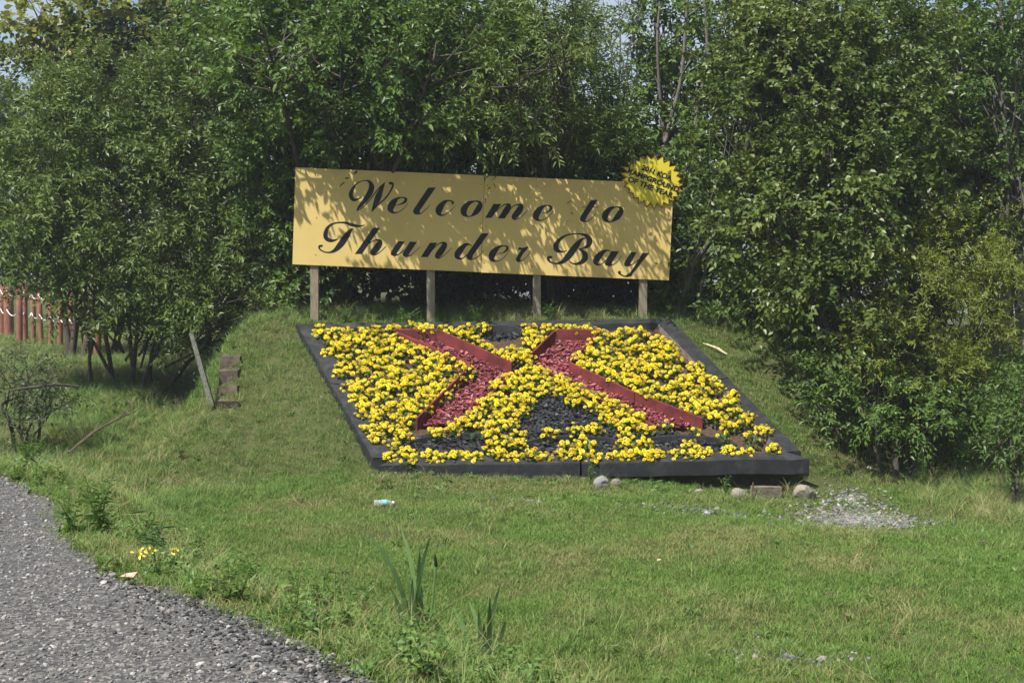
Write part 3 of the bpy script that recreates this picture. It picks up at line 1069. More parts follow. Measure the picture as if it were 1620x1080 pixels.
def marigold_foliage(name, seed):
    r = np.random.default_rng(seed)
    b = Bag()
    for i in range(70):
        az, rad = r.random() * 6.283, 0.095 * r.random() ** .5
        h = r.uniform(0.02, 0.115) * (1 - 0.35 * (rad / 0.095) ** 2)
        c = np.array([rad * math.cos(az), rad * math.sin(az), h])
        el = r.uniform(-0.3, 0.9)
        az2 = az + r.normal(0, .8)
        d = np.array([math.cos(az2) * math.cos(el), math.sin(az2) * math.cos(el), math.sin(el)])
        s = np.array([-math.sin(az2), math.cos(az2), 0.2])
        L, W = r.uniform(.03, .055), r.uniform(.008, .015)
        b.add([c, c + d * L * .5 + s * W, c + d * L, c + d * L * .5 - s * W], [(0, 1, 2, 3)], var=r.random())
    for i in range(6):
        az = r.random() * 6.283
        b.tube([(0, 0, 0), (0.03 * math.cos(az), 0.03 * math.sin(az), 0.05), (0.07 * math.cos(az), 0.07 * math.sin(az), 0.10)], [.003, .0025, .002], 3)
    return b.mesh(name)


fol_me = [marigold_foliage('foliage', 320 + k) for k in range(5)]
for me in fol_me:
    me.materials.append(M['marigold_leaf'])

HF = 0.045            # height at which the heads stand above the frame plane
fl2 = lambda poly: [to_bed2d(px, py, HF) for px, py in poly]
ZONES = [   # (outline of the heads, spacing, label)
    ([(500, 512), (560, 515), (618, 519), (650, 540), (738, 572), (742, 582), (700, 622), (648, 660), (650, 676), (630, 690), (624, 716), (612, 720), (580, 665), (545, 600), (512, 545)], 0.150,
     'yellow marigold plant in the wide patch left of the red cross'),
    ([(600, 510), (700, 511), (770, 511), (750, 520), (764, 546), (800, 553), (832, 543), (838, 518), (820, 513), (940, 514), (870, 519), (840, 552), (826, 570), (806, 562), (700, 516), (610, 517)], 0.150,
     'yellow marigold plant in the top notch of the red cross around the black dot'),
    ([(950, 520), (1000, 516), (1046, 526), (1074, 556), (1118, 588), (1158, 622), (1190, 650), (1212, 676), (1120, 664), (1080, 640), (1000, 612), (950, 590), (905, 566), (940, 535)], 0.160,
     'yellow marigold plant in the patch right of the red cross'),
    ([(824, 574), (850, 576), (884, 590), (950, 618), (1020, 656), (1024, 678), (975, 668), (905, 628), (868, 608), (846, 618), (822, 662), (775, 674), (722, 670), (730, 658), (790, 600)], 0.145,
     'yellow marigold plant in the inverted V between the red cross and the black triangle'),
    ([(616, 706), (700, 710), (830, 714), (1000, 712), (1100, 711), (1232, 700), (1230, 709), (1100, 714), (900, 719), (720, 722), (622, 723)], 0.150,
     'yellow marigold plant in the row along the front beam'),
    ([(672, 668), (722, 668), (716, 684), (690, 684)], 0.16, 'yellow marigold plant under the lower left tip of the red cross'),
    ([(768, 684), (822, 682), (826, 706), (776, 702)], 0.150, 'yellow marigold plant in the clump dividing the black base, below the inverted V'),
    ([(884, 688), (922, 690), (926, 704), (892, 702)], 0.150, 'yellow marigold plant in the small island within the black base'),
    ([(984, 672), (1030, 668), (1036, 690), (1010, 706), (984, 702)], 0.160, 'yellow marigold plant in the clump right of the black triangle'),
    ([(840, 672), (985, 672), (985, 680), (840, 680)], 0.20, 'yellow marigold plant in the thin row under the black triangle'),
    ([(1035, 664), (1190, 666), (1240, 702), (1180, 706), (1150, 692), (1060, 682)], 0.235, 'yellow marigold plant in the sparse soil by the lower right corner'),
    ([(1078, 692), (1096, 692), (1096, 698), (1078, 698)], 0.20, 'yellow marigold plant alone in the right end of the black base'),
]
def where_label(zi, lab, x, y):
    v = (y - BF_Y) / (BB_Y - BF_Y)
    part = 'lower' if v < 0.36 else ('middle' if v < 0.66 else 'upper')
    xl, xr = np.interp(v, [0, 1], [XFL, XBL]), np.interp(v, [0, 1], [XFR, XBR])
    if zi == 0:
        near = 'beside the left beam' if x < xl + 0.55 else ('nearest the red cross' if x > xl + 1.1 else 'midway between beam and cross')
        return 'yellow marigold plant in the %s left patch, %s' % (part, near)
    if zi == 2:
        near = 'beside the right beam' if x > xr - 0.55 else ('nearest the red cross' if x < xr - 1.1 else 'midway between beam and cross')
        return 'yellow marigold plant in the %s right patch, %s' % (part, near)
    if zi == 3:
        leg = 'at the apex' if v > 0.62 else ('in the left leg' if x < 0.25 else 'in the right leg')
        low = '' if v > 0.62 else (', upper half' if v > 0.4 else ', lower half')
        return 'yellow marigold plant %s of the inverted V%s' % (leg, low)
    if zi == 4:
        u = (x - XFL) / (XFR - XFL)
        return 'yellow marigold plant in the front row, %s of the front beam' % ('left quarter' if u < .25 else 'left of the middle' if u < .5 else 'right of the middle' if u < .75 else 'right quarter')
    if zi == 1:
        return 'yellow marigold plant in the top notch, %s the black dot' % ('left of' if x < -0.45 else 'below' if x < 0.15 and v < 0.85 else 'above or right of')
    return lab


placed = []
all_frame = fl2([(494, 513), (1046, 506), (1250, 722), (612, 732)])
pitch = math.atan(SL)
n_plants = 0
for zi, (poly, sp, lab) in enumerate(ZONES):
    p2 = fl2(poly)
    P_ = np.array(p2)
    lo, hi = P_.min(0), P_.max(0)
    tries = int(max(60, (hi - lo).prod() / sp ** 2 * 40))
    cx_, cy_ = lo[0] + (hi[0] - lo[0]) * rng.random(tries), lo[1] + (hi[1] - lo[1]) * rng.random(tries)
    okp = inside(p2, cx_, cy_)
    for x, y in zip(cx_[okp], cy_[okp]):
        if any((x - a) ** 2 + ((y - b) * 1.17) ** 2 < (0.5 * (sp + s_)) ** 2 for a, b, s_ in placed):
            continue
        placed.append((x, y, sp))
        base = np.array([x, y, bed_z(x, y)]) + BED_N * SOIL
        root = empty('marigold_plant', tuple(base))
        root.rotation_euler = (pitch * 0.7, 0, rng.random() * 0.4)
        sc_ = rng.uniform(0.85, 1.15)
        root.scale = (sc_,) * 3
        tag(root, where_label(zi, lab, x, y), 'marigold', 'yellow marigolds planted in the flower bed')
        link('foliage', fol_me[rng.integers(0, 5)], None, root, rot=(0, 0, rng.random() * 6.28))
        nb = int(rng.integers(12, 16)) if zi not in (10,) else int(rng.integers(3, 6))
        ga = rng.random() * 6.28
        for k in range(nb):
            rr = 0.116 * math.sqrt((k + 0.35) / nb)
            aa = ga + k * 2.4 + rng.normal(0, .2)
            bx, by = rr * math.cos(aa), rr * math.sin(aa)
            hz = 0.126 - 0.9 * rr * rr / 0.088 * 0.4 + rng.normal(0, 0.014)
            link('blossom', bloom_me[rng.integers(0, 5)], None, root, loc=(bx, by, hz), rot=(by * -4 + rng.normal(0, .25) + 0.15, bx * 4 + rng.normal(0, .25), rng.random() * 6.28), scale=rng.uniform(0.56, 0.98))
        n_plants += 1
print('marigold plants', n_plants)

# ------------------------------------------------------------------ welcome sign
SIGN_Y = 18.25
c_tl, c_tr, c_bl, c_br = at(467, 265, SIGN_Y), at(1064, 290, SIGN_Y), at(463, 418, SIGN_Y), at(1060, 443, SIGN_Y)
sign_c = (c_tl + c_tr + c_bl + c_br) / 4
ux = (c_tr - c_tl + c_br - c_bl) / 2
SW = np.linalg.norm(ux)
ux = ux / SW
uz = np.cross(ux, np.array([0, 1.0, 0]))
uz = uz / np.linalg.norm(uz)
if uz[2] < 0:
    uz = -uz
SH = np.linalg.norm((c_tl - c_bl + c_tr - c_br) / 2)
roll = -math.atan2(ux[2], ux[0])
sign = empty('welcome_sign', (sign_c[0], SIGN_Y, float(hgt(sign_c[0], SIGN_Y))))
tag(sign, 'long yellow wooden welcome sign on four posts behind the flower bed', 'sign')
s_inv = Matrix.Translation(-Vector(sign.location))
UY = np.array([0, 1.0, 0])


def sp(a, b, d=0.0):
    """point on the sign: a right, b up from its centre, d in front"""
    return sign_c + ux * a + uz * b - UY * d


def sign_part(name, me, mat, parent=None):
    me.transform(s_inv)
    return link(name, me, mat, parent or sign)


for s in (-1, 1):
    a0, a1 = (-SW / 2, -0.0025) if s < 0 else (0.0025, SW / 2)
    dz = 0.0 if s < 0 else -0.004
    v, f = hexa([sp(a0, -SH / 2 + dz, 0), sp(a1, -SH / 2 + dz, 0), sp(a1, -SH / 2 + dz, -0.02), sp(a0, -SH / 2 + dz, -0.02),
                 sp(a0, SH / 2 + dz, 0), sp(a1, SH / 2 + dz, 0), sp(a1, SH / 2 + dz, -0.02), sp(a0, SH / 2 + dz, -0.02)])
    sign_part('panel', mesh_np('panel', v, f), M['sign'])
for px, top_px in ((499, 300), (683, 300), (850, 310), (1018, 320)):
    p = at(px, 500, SIGN_Y + 0.07)
    gz = float(hgt(p[0], SIGN_Y)) - 0.25
    b = Bag()
    w = 0.052
    zt = at(px, top_px, SIGN_Y)[2]
    lean = rng.normal(0, 0.006)
    v, f = hexa([(p[0] - w - .01, SIGN_Y + .024, gz), (p[0] + w - .01, SIGN_Y + .024, gz), (p[0] + w - .01, SIGN_Y + .12, gz), (p[0] - w - .01, SIGN_Y + .12, gz),
                 (p[0] - w + lean, SIGN_Y + .024, zt), (p[0] + w + lean, SIGN_Y + .024, zt), (p[0] + w + lean, SIGN_Y + .12, zt), (p[0] - w + lean, SIGN_Y + .12, zt)])
    sign_part('post', mesh_np('post', v, f), M['post_wood'])


# ---- painted lettering: strokes (x, y, width) and filled shapes traced in zoomed sign coordinates
def cat_rom(P, n=7):
    P = np.asarray(P, float)
    Q = np.vstack([2 * P[0] - P[1], P, 2 * P[-1] - P[-2]])
    out_ = []
    for i in range(1, len(Q) - 2):
        p0, p1, p2, p3 = Q[i - 1], Q[i], Q[i + 1], Q[i + 2]
        for k in range(n):
            t = k / n
            out_.append(0.5 * ((2 * p1) + (-p0 + p2) * t + (2 * p0 - 5 * p1 + 4 * p2 - p3) * t * t + (-p0 + 3 * p1 - 3 * p2 + p3) * t ** 3))
    out_.append(Q[-2])
    return np.array(out_)


R1, R2, R3, R4 = (540, 270, 9.529), (680, 290, 9.529), (830, 300, 9.529), (490, 335, 9.529)
R5, R6 = (640, 350, 7.714), (850, 350, 8.526)
S, PG = 'stroke', 'poly'
LETTERS = [
    ('W', R1, [(S, [(290, 400, 12), (250, 430, 25), (190, 440, 50), (150, 400, 60), (145, 340, 60), (180, 260, 40), (250, 185, 18), (350, 150, 14), (420, 165, 38), (455, 230, 78), (440, 310, 85), (390, 400, 80), (320, 490, 60), (260, 560, 35), (235, 610, 10)]),
               (S, [(235, 610, 8), (330, 545, 14), (430, 440, 15), (520, 320, 15), (600, 230, 18), (655, 185, 14)]),
               (S, [(655, 185, 8), (615, 260, 50), (575, 350, 88), (540, 440, 88), (505, 520, 60), (475, 580, 30), (460, 620, 8)]),
               (S, [(460, 620, 8), (560, 510, 16), (660, 420, 22), (740, 310, 24), (775, 230, 30), (765, 192, 36), (735, 190, 42)])]),
    ('e', R1, [(S, [(810, 525, 6), (890, 508, 18), (955, 470, 40), (975, 430, 38), (930, 405, 18), (860, 415, 32), (800, 460, 80), (755, 530, 105), (745, 585, 90), (780, 630, 35), (840, 632, 15), (910, 595, 11), (970, 540, 9), (1005, 490, 6)])]),
    ('l', R1, [(PG, [(1310, 255), (1425, 255), (1185, 600), (1185, 640), (1150, 665), (1100, 655), (1080, 620), (1095, 575)]),
               (S, [(1150, 655, 18), (1200, 645, 14), (1260, 595, 11), (1300, 560, 10), (1335, 515, 6)])]),
    ('c', R2, [(S, [(345, 302, 36), (342, 278, 28), (280, 262, 22), (215, 290, 60), (150, 370, 100), (135, 430, 95), (160, 475, 42), (220, 478, 14), (290, 430, 10), (345, 380, 8), (378, 345, 5)])]),
    ('o', R2, [(S, [(680, 270, 18), (590, 300, 60), (520, 380, 95), (515, 450, 85), (560, 495, 28), (620, 495, 20), (700, 430, 80), (750, 350, 85), (755, 300, 55), (720, 272, 25), (670, 270, 18)])]),
    ('m', R2, [(PG, [(960, 310), (1080, 310), (930, 522), (832, 522)]),
               (S, [(1000, 430, 8), (1060, 365, 13), (1110, 330, 16), (1155, 317, 24), (1188, 340, 72), (1168, 390, 95), (1135, 440, 95)]),
               (PG, [(1110, 400), (1212, 400), (1130, 530), (1022, 530)]),
               (S, [(1190, 420, 8), (1260, 345, 14), (1330, 322, 24), (1375, 345, 75), (1345, 410, 95), (1300, 470, 95), (1272, 515, 78), (1300, 540, 22), (1370, 510, 11), (1430, 455, 9), (1475, 410, 5)])]),
    ('e', R3, [(S, [(260, 358, 6), (330, 345, 16), (385, 305, 36), (400, 265, 36), (350, 238, 18), (290, 250, 36), (225, 300, 85), (180, 370, 100), (175, 420, 85), (210, 460, 32), (270, 458, 13), (340, 420, 10), (395, 370, 8), (435, 320, 6)])]),
    ('t', R3, [(PG, [(1000, 155), (1105, 155), (930, 420), (925, 450), (890, 490), (850, 480), (828, 450), (845, 400)]),
               (S, [(880, 480, 20), (940, 478, 16), (1000, 440, 11), (1050, 390, 9), (1080, 340, 5)]), (S, [(870, 263, 10), (990, 263, 10), (1110, 263, 10)])]),
    ('o', R3, [(S, [(1370, 262, 18), (1290, 290, 60), (1220, 370, 95), (1215, 440, 80), (1260, 483, 28), (1310, 483, 20), (1390, 420, 80), (1445, 340, 85), (1450, 290, 55), (1410, 264, 25), (1365, 262, 18)])]),
    ('T', R4, [(S, [(430, 405, 10), (370, 430, 30), (300, 430, 55), (245, 390, 65), (240, 320, 65), (270, 240, 45), (340, 185, 28), (430, 163, 22), (530, 165, 30), (630, 195, 50), (720, 215, 35), (790, 210, 18), (830, 195, 5)]),
               (S, [(660, 250, 8), (620, 275, 38), (570, 340, 78), (510, 430, 95), (440, 520, 82), (370, 585, 50), (290, 612, 22), (210, 600, 18), (150, 560, 22), (145, 520, 30), (182, 512, 32)])]),
    ('h', R4, [(PG, [(955, 240), (1062, 240), (785, 635), (680, 635)]),
               (S, [(880, 490, 8), (950, 440, 14), (1020, 425, 24), (1060, 450, 68), (1035, 510, 92), (990, 570, 95), (950, 620, 78), (985, 645, 22), (1050, 610, 11), (1110, 560, 9), (1150, 520, 5)])]),
    ('u', R4, [(PG, [(1330, 445), (1435, 445), (1320, 610), (1310, 640), (1270, 668), (1225, 650), (1220, 620), (1240, 580)]), (S, [(1270, 662, 18), (1340, 640, 15), (1420, 580, 12)]),
               (PG, [(1510, 450), (1615, 455), (1500, 630), (1490, 655), (1450, 682), (1410, 670), (1400, 640), (1420, 595)]), (S, [(1450, 675, 20), (1530, 650, 13), (1600, 590, 10), (1655, 535, 5)])]),
    ('n', R5, [(PG, [(310, 262), (400, 262), (285, 437), (198, 437)]), (S, [(330, 360, 7), (400, 290, 12), (450, 264, 18), (490, 280, 58), (465, 335, 74), (425, 390, 78), (400, 430, 58), (430, 447, 15), (490, 410, 9), (540, 360, 7), (575, 325, 4)])]),
    ('d', R5, [(S, [(820, 300, 10), (790, 282, 18), (740, 290, 45), (680, 350, 75), (645, 410, 75), (655, 445, 45), (700, 455, 15), (760, 410, 11), (810, 360, 8)]),
               (PG, [(940, 145), (1028, 148), (830, 420), (830, 450), (800, 474), (770, 462), (755, 430), (770, 390)]), (S, [(800, 468, 14), (860, 455, 10), (920, 410, 8), (962, 355, 4)])]),
    ('e', R5, [(S, [(1130, 398, 5), (1200, 385, 13), (1245, 350, 27), (1255, 315, 27), (1215, 300, 14), (1160, 310, 30), (1100, 360, 70), (1065, 420, 80), (1070, 465, 55), (1110, 487, 18), (1170, 475, 10), (1230, 425, 8), (1280, 345, 5)])]),
    ('r', R5, [(PG, [(1395, 316), (1440, 325), (1515, 306), (1495, 345), (1455, 385), (1420, 440), (1412, 480), (1380, 498), (1355, 472), (1365, 440), (1425, 348), (1385, 350)]), (S, [(1390, 492, 16), (1450, 470, 9), (1500, 420, 7), (1545, 350, 4)])]),
    ('B', R6, [(S, [(390, 400, 10), (330, 410, 25), (270, 390, 60), (250, 335, 70), (290, 260, 50), (370, 200, 28), (470, 172, 17), (580, 172, 20), (660, 195, 48), (705, 250, 72), (690, 320, 60), (630, 360, 25), (555, 375, 6)]),
               (S, [(655, 225, 8), (600, 245, 32), (540, 310, 75), (480, 390, 88), (410, 480, 82), (340, 545, 50), (260, 570, 20), (190, 555, 20), (150, 520, 35), (155, 487, 40), (190, 484, 30)]),
               (S, [(555, 375, 6), (600, 395, 32), (640, 440, 68), (640, 500, 80), (590, 555, 50), (510, 575, 22), (450, 555, 16), (430, 530, 14)])]),
    ('a', R6, [(S, [(985, 400, 10), (940, 392, 22), (880, 420, 60), (815, 490, 85), (790, 545, 72), (810, 580, 36), (860, 580, 13), (930, 520, 10), (970, 470, 9)]),
               (PG, [(1000, 400), (1105, 405), (1010, 550), (1005, 580), (970, 605), (920, 595), (910, 565), (930, 520)]), (S, [(965, 600, 18), (1030, 580, 11), (1090, 530, 9), (1132, 470, 5)])]),
    ('y', R6, [(PG, [(1265, 415), (1345, 415), (1260, 560), (1250, 590), (1215, 612), (1175, 600), (1170, 570), (1190, 530)]), (S, [(1210, 606, 16), (1280, 580, 13), (1360, 520, 10)]),
               (PG, [(1420, 425), (1508, 428), (1300, 690), (1250, 740), (1190, 750), (1180, 740), (1250, 690), (1290, 640)]), (S, [(1260, 715, 48), (1200, 742, 20), (1140, 725, 16), (1102, 692, 30), (1112, 682, 30)])]),
]


def to_sign(X_, Y_, R, d):
    return on_plane(R[0] + X_ / R[2], R[1] + Y_ / R[2], sp(0, 0, d), UY)


for ch, R, items in LETTERS:
    b = Bag()
    d = 0.0012
    for typ, pts in items:
        d += 0.0004
        if typ == PG:
            v = [to_sign(x, y, R, d) for x, y in pts]
            tri = tessellate_polygon([[Vector(p) for p in v]])
            b.add(v, np.array(tri))
        else:
            c = cat_rom(pts)
            w = np.maximum(c[:, 2], 9.0 * R[2] / 9.5 * 0.9)
            tg = np.gradient(c[:, :2], axis=0)
            tg /= np.linalg.norm(tg, axis=1)[:, None] + 1e-9
            nn = np.stack([-tg[:, 1], tg[:, 0]], 1) * w[:, None] / 2
            Lp, Rp = c[:, :2] + nn, c[:, :2] - nn
            v = [to_sign(x, y, R, d) for x, y in np.vstack([Lp, Rp])]
            k = len(c)
            b.add(v, np.array([(i, i + 1, k + i + 1, k + i) for i in range(k - 1)]))
            for end in (0, -1):                       # rounded ends
                cc, rr = c[end, :2], w[end] / 2
                disc = [to_sign(cc[0] + rr * math.cos(q), cc[1] + rr * math.sin(q), R, d + 0.0002) for q in np.linspace(0, 6.283, 11)[:-1]]
                b.add(disc, np.array([tuple(range(10))]))
    sign_part('letter', b.mesh('letter'), M['letter'])

# ---- starburst badge on the upper right corner
bc = on_plane(1032.5, 286.5, sp(0, 0, 0.03), UY)
b_ang = math.radians(-21)
bx_ = np.array([math.cos(b_ang), 0, math.sin(b_ang)])
bz_ = np.array([-math.sin(b_ang), 0, math.cos(b_ang)])
ppm = F / SIGN_Y


def burst(scale, y0, thick, n_=25):
    v = []
    for dpt in (0, thick):
        for k in range(2 * n_):
            a = math.pi * k / n_ + 0.04
            r = scale * ((1.0 + 0.05 * math.sin(k * 2.7)) if k % 2 == 0 else 0.82)
            v.append(bc + bx_ * (r * 51 / ppm * math.cos(a)) + bz_ * (r * 40.5 / ppm * math.sin(a)) + UY * (dpt - y0))
    n2 = 2 * n_
    side = np.array([(i, (i + 1) % n2, n2 + (i + 1) % n2, n2 + i) for i in range(n2)])
    t3 = np.array(tessellate_polygon([[Vector(p) for p in v[:n2]]]))
    return mesh_np('burst', np.array(v), [side, t3, t3[:, ::-1] + n2], attrs=None)


for a_ in (-2.18, -0.68, -0.04, 0.04, 0.68, 2.15):
    for b_ in (-0.52, 0.0, 0.52):
        q0 = sp(a_ + rng.normal(0, .012), b_ + rng.normal(0, .015), 0.001)
        ring = [q0 + ux * .007 * math.cos(q) + uz * .007 * math.sin(q) - UY * d_ for d_ in (-.001, .003) for q in np.linspace(0, 6.283, 9)[:-1]]
        sign_part('screw', mesh_np('screw', np.array(ring), [np.array([(i, (i + 1) % 8, 8 + (i + 1) % 8, 8 + i) for i in range(8)]), np.array([tuple(range(8, 16))])]), M['sign_edge'])
badge = sign_part('starburst_badge', burst(0.965, 0.004, 0.004), M['badge'])
badge['label'] = 'bright yellow starburst badge with red edge'
sign_part('border', burst(1.01, 0.0, 0.014), M['badge_border'], badge)
for txt, (px, py), width in (('2011 KOA', (1039.3, 273.6), 51), ('KAMPGROUND', (1033.8, 285.2), 86), ('OF THE YEAR', (1029.2, 296.2), 76)):
    cu = bpy.data.curves.new('text_line', 'FONT')
    cu.body = txt
    cu.align_x, cu.align_y = 'CENTER', 'CENTER'
    cu.size = 1.0
    cu.offset = 0.045
    to = bpy.data.objects.new('text_line', cu)
    COL.objects.link(to)
    bpy.context.view_layer.update()
    me = bpy.data.meshes.new_from_object(to.evaluated_get(bpy.context.evaluated_depsgraph_get()))
    bpy.data.objects.remove(to)
    co = np.zeros(len(me.vertices) * 3, np.float32)
    me.vertices.foreach_get('co', co)
    co = co.reshape(-1, 3)
    w_ = co[:, 0].max() - co[:, 0].min()
    hh = co[:, 1].max() - co[:, 1].min()
    co[:, 0] = (co[:, 0] - co[:, 0].mean() * 0) * (width / ppm) / w_
    co[:, 1] = (co[:, 1] - (co[:, 1].max() + co[:, 1].min()) / 2) * (8.8 / ppm) / hh
    c0 = on_plane(px, py, bc - UY * 0.0055, UY)
    wv = c0 + co[:, :1] * bx_ + co[:, 1:2] * bz_
    me.vertices.foreach_set('co', wv.astype(np.float32).ravel())
    me.update()
    me.materials.clear()
    sign_part('text_line', me, M['letter'], badge)

# ------------------------------------------------------------------ small things around the bed
def place_rock(name, px, py, w, seed, mat, label, cat='rock', Yd=None, size=(1, 0.8, 0.8), rz=0.0):
    Yd = Yd or 15.2
    p = at(px, py, Yd)
    r = w / 2 * Yd / F
    me = rock_mesh(name, seed, size, 0.25, 3)
    o = link(name, me, mat, loc=(p[0], p[1], float(hgt(p[0], p[1])) + r * size[2] * 0.62), rot=(0.1, 0.1, rz), scale=r)
    return tag(o, label, cat, 'rocks and stones under the front beam')


place_rock('rock', 952, 757, 27, 401, M['rock'], 'pale grey squarish rock in the grass under the front beam, left of the others', Yd=15.0, size=(1, 0.9, 0.95))
place_rock('rock', 975, 748, 17, 402, M['rock_tan'], 'small brown stone tucked behind the pale grey rock', Yd=15.18, size=(1, 0.7, 0.9))
place_rock('rock', 1168, 762, 27, 403, M['rock_tan'], 'rounded tan rock beside the short wooden block', Yd=15.0, size=(1, 0.8, 0.8))
place_rock('rock', 1275, 754, 41, 404, M['rock_tan'], 'large tan rock propping the lower right corner of the bed', Yd=15.1, size=(1, 0.8, 0.78), rz=0.3)
place_rock('rock', 1107, 760, 17, 405, M['rock_tan'], 'small flat tan stone under the gap of the front beam', Yd=15.1, size=(1, 0.6, 0.55))
p = at(1212, 760, 15.12)
b = Bag()
b.box((0, 0, 0), (0.32, 0.12, 0.13), 0.04, jitter=0.004)
tag(link('wood_block', b.mesh('wood_block'), M['bare_wood'], loc=(p[0], p[1], float(hgt(p[0], p[1])) + 0.06)), 'short weathered wooden block wedged under the front beam', 'block')
p = at(1190, 765, 15.0)
gz = float(hgt(p[0], p[1]))
b = Bag()
b.tube([(0, 0, -0.05), (0.005, 0.01, 0.08), (0.012, 0.0, 0.19)], [0.011, 0.011, 0.009], 5)
tag(link('rusty_stake', b.mesh('rusty_stake'), M['twig'], loc=(p[0], p[1], gz)), 'thin rusty stake upright before the wooden block', 'stake')

# plastic bottle lying in the grass
m, nt, out = new_mat('clear_plastic')
pr = principled(nt, out, (0.82, 0.88, 0.92), 0.12, 0.5)
pr.inputs['Transmission Weight'].default_value = 0.75
pr.inputs['IOR'].default_value = 1.2
M['plastic'] = m
m, nt, out = new_mat('bottle_label')
principled(nt, out, (0.18, 0.42, 0.55), 0.5, 0.3)
M['bottle_label'] = m
m, nt, out = new_mat('white_cap')
principled(nt, out, (0.75, 0.76, 0.76), 0.5, 0.3)
M['cap'] = m
p = at(607, 788, 13.7)
bt = empty('plastic_bottle', (p[0], p[1], float(hgt(p[0], p[1])) + 0.045))
bt.rotation_euler = (0, 0, 0.12)
tag(bt, 'crushed clear plastic bottle lying on the mown grass below the bed', 'bottle')
b = Bag()
prof = [(-0.095, 0.012), (-0.094, 0.030), (-0.07, 0.033), (-0.05, 0.029), (-0.02, 0.033), (0.03, 0.033), (0.05, 0.028), (0.075, 0.014), (0.088, 0.013)]
b.tube([(x, 0.004 * math.sin(x * 60), 0) for x, _ in prof], [r for _, r in prof], 12)
link('bottle_body', b.mesh('bottle_body', True), M['plastic'], bt)
b = Bag()
b.tube([(-0.02, 0, 0), (0.03, 0, 0)], [0.0345, 0.0345], 12)
link('wrapper', b.mesh('wrapper', True), M['bottle_label'], bt)
b = Bag()
b.tube([(0.085, 0, 0), (0.103, 0, 0), (0.1032, 0, 0)], [0.016, 0.016, 0.001], 10)
link('cap', b.mesh('cap'), M['cap'], bt)

# bleached sticks on the bank right of the bed
for k, (x0, y0, x1, y1) in enumerate([(1112, 531, 1148, 541), (1118, 532, 1150, 539), (1128, 530, 1148, 540)]):
    a0, a1 = at(x0, y0, 17.6), at(x1, y1, 17.5)
    a0[2], a1[2] = hgt(a0[0], a0[1]) + 0.05, hgt(a1[0], a1[1]) + 0.05
    b = Bag()
    b.tube([a0, (a0 + a1) / 2 + np.array([0, 0, 0.012]), a1], [0.007, 0.012, 0.012], 5)
    tag(link('dry_stalk', b.mesh('dry_stalk'), M['dry_stick']), 'bleached dry stalk lying on the grass right of the bed', 'stalk', 'bleached stalks on the bank')

# timber steps and the leaning plank at the left end of the bank
steps = empty('timber_steps', tuple(at(358, 630, 16.6)))
tag(steps, 'overgrown flight of four weathered timber steps up the left of the bank', 'steps')
s_i = Matrix.Translation(-Vector(steps.location))
for k in range(4):
    Yd = 16.72 + 0.27 * k
    pt = at(358 + 1.5 * k, 608 - 24 * k, Yd)
    pt[2] = float(hgt(pt[0] + 0.15, Yd + 0.10)) + 0.045
    b = Bag()
    b.box((pt[0], Yd + 0.14, pt[2] - 0.125), (0.23, 0.30, 0.24), 0.05 * (k % 2), jitter=0.014)
    me = b.mesh('step')
    me.transform(s_i)
    link('step', me, M['step'], steps)
pt0, pt1 = at(327, 612, 16.8), at(303, 527, 17.0)
b = Bag()
dv = (pt1 - pt0)
sx = np.array([0.031, 0.01, 0])
sy = np.array([0, 0.03, 0])
v, f = hexa([pt0 - sx - sy - dv * .3, pt0 + sx - sy - dv * .3, pt0 + sx + sy - dv * .3, pt0 - sx + sy - dv * .3, pt1 - sx * .8 - sy, pt1 + sx * .8 - sy, pt1 + sx * .8 + sy, pt1 - sx * .8 + sy])
b.add(v, f)
tag(link('leaning_plank', b.mesh('leaning_plank'), M['grey_plank']), 'weathered grey plank leaning beside the timber steps', 'plank')

# log fence with white rope at the left edge
fence = empty('log_fence', (-8.4, 26.5, float(hgt(-8.4, 26.5))))
tag(fence, 'fence of upright red-brown logs strung with white rope, seen under the shrub', 'fence')
f_i = Matrix.Translation(-Vector(fence.location))
posts = [(-14, 525, 448, 24, 26), (4, 527, 449, 13, 13), (14, 528, 450, 16, 9), (30, 537, 452, 10, 10.5), (40, 536, 452, 8.5, 9.5), (52, 534, 455, 8, 9), (66, 539, 456, 8, 8.5), (80, 543, 456, 8, 9),
         (95, 544, 458, 9, 9), (111, 549, 460, 9, 10), (133, 561, 462, 10, 11), (153, 562, 464, 12, 12)]
tops = []
for k, (px, pb, ptp, w, _) in enumerate(posts):
    # the ground there is near z = -0.25
    Yd = 1.84 * F / (pb - 400 + 0.0)
    base, topp = at(px, pb, Yd), at(px + rng.normal(0, 1.5), ptp, Yd)
    r = w / 2 * Yd / F
    b = Bag()
    hgt_ = topp[2] - base[2]
    b.tube([base - np.array([0, 0, 0.4]), base + (topp - base) * .5 + rng.normal(0, .008, 3), topp, topp + np.array([0, 0, 0.012])], [r * 1.05, r, r * .93, r * .5], 10)
    me = b.mesh('log', True)
    me.transform(f_i)
    link('log', me, M['log'], fence)
    tops.append((base, topp, r))
for (b0, t0, r0), (b1, t1, r1) in zip(tops[:-1], tops[1:]):
    for fr in (0.88, 0.5):
        p0 = b0 + (t0 - b0) * fr - UY * (r0 + 0.01)
        p1 = b1 + (t1 - b1) * fr - UY * (r1 + 0.01)
        sag = 0.10
        path = [p0 + (p1 - p0) * t - np.array([0, 0, sag * 4 * t * (1 - t)]) for t in np.linspace(0, 1, 7)]
        b = Bag()
        b.tube(path, 0.010, 5)
        me = b.mesh('rope')
        me.transform(f_i)
        link('rope', me, M['rope'], fence)

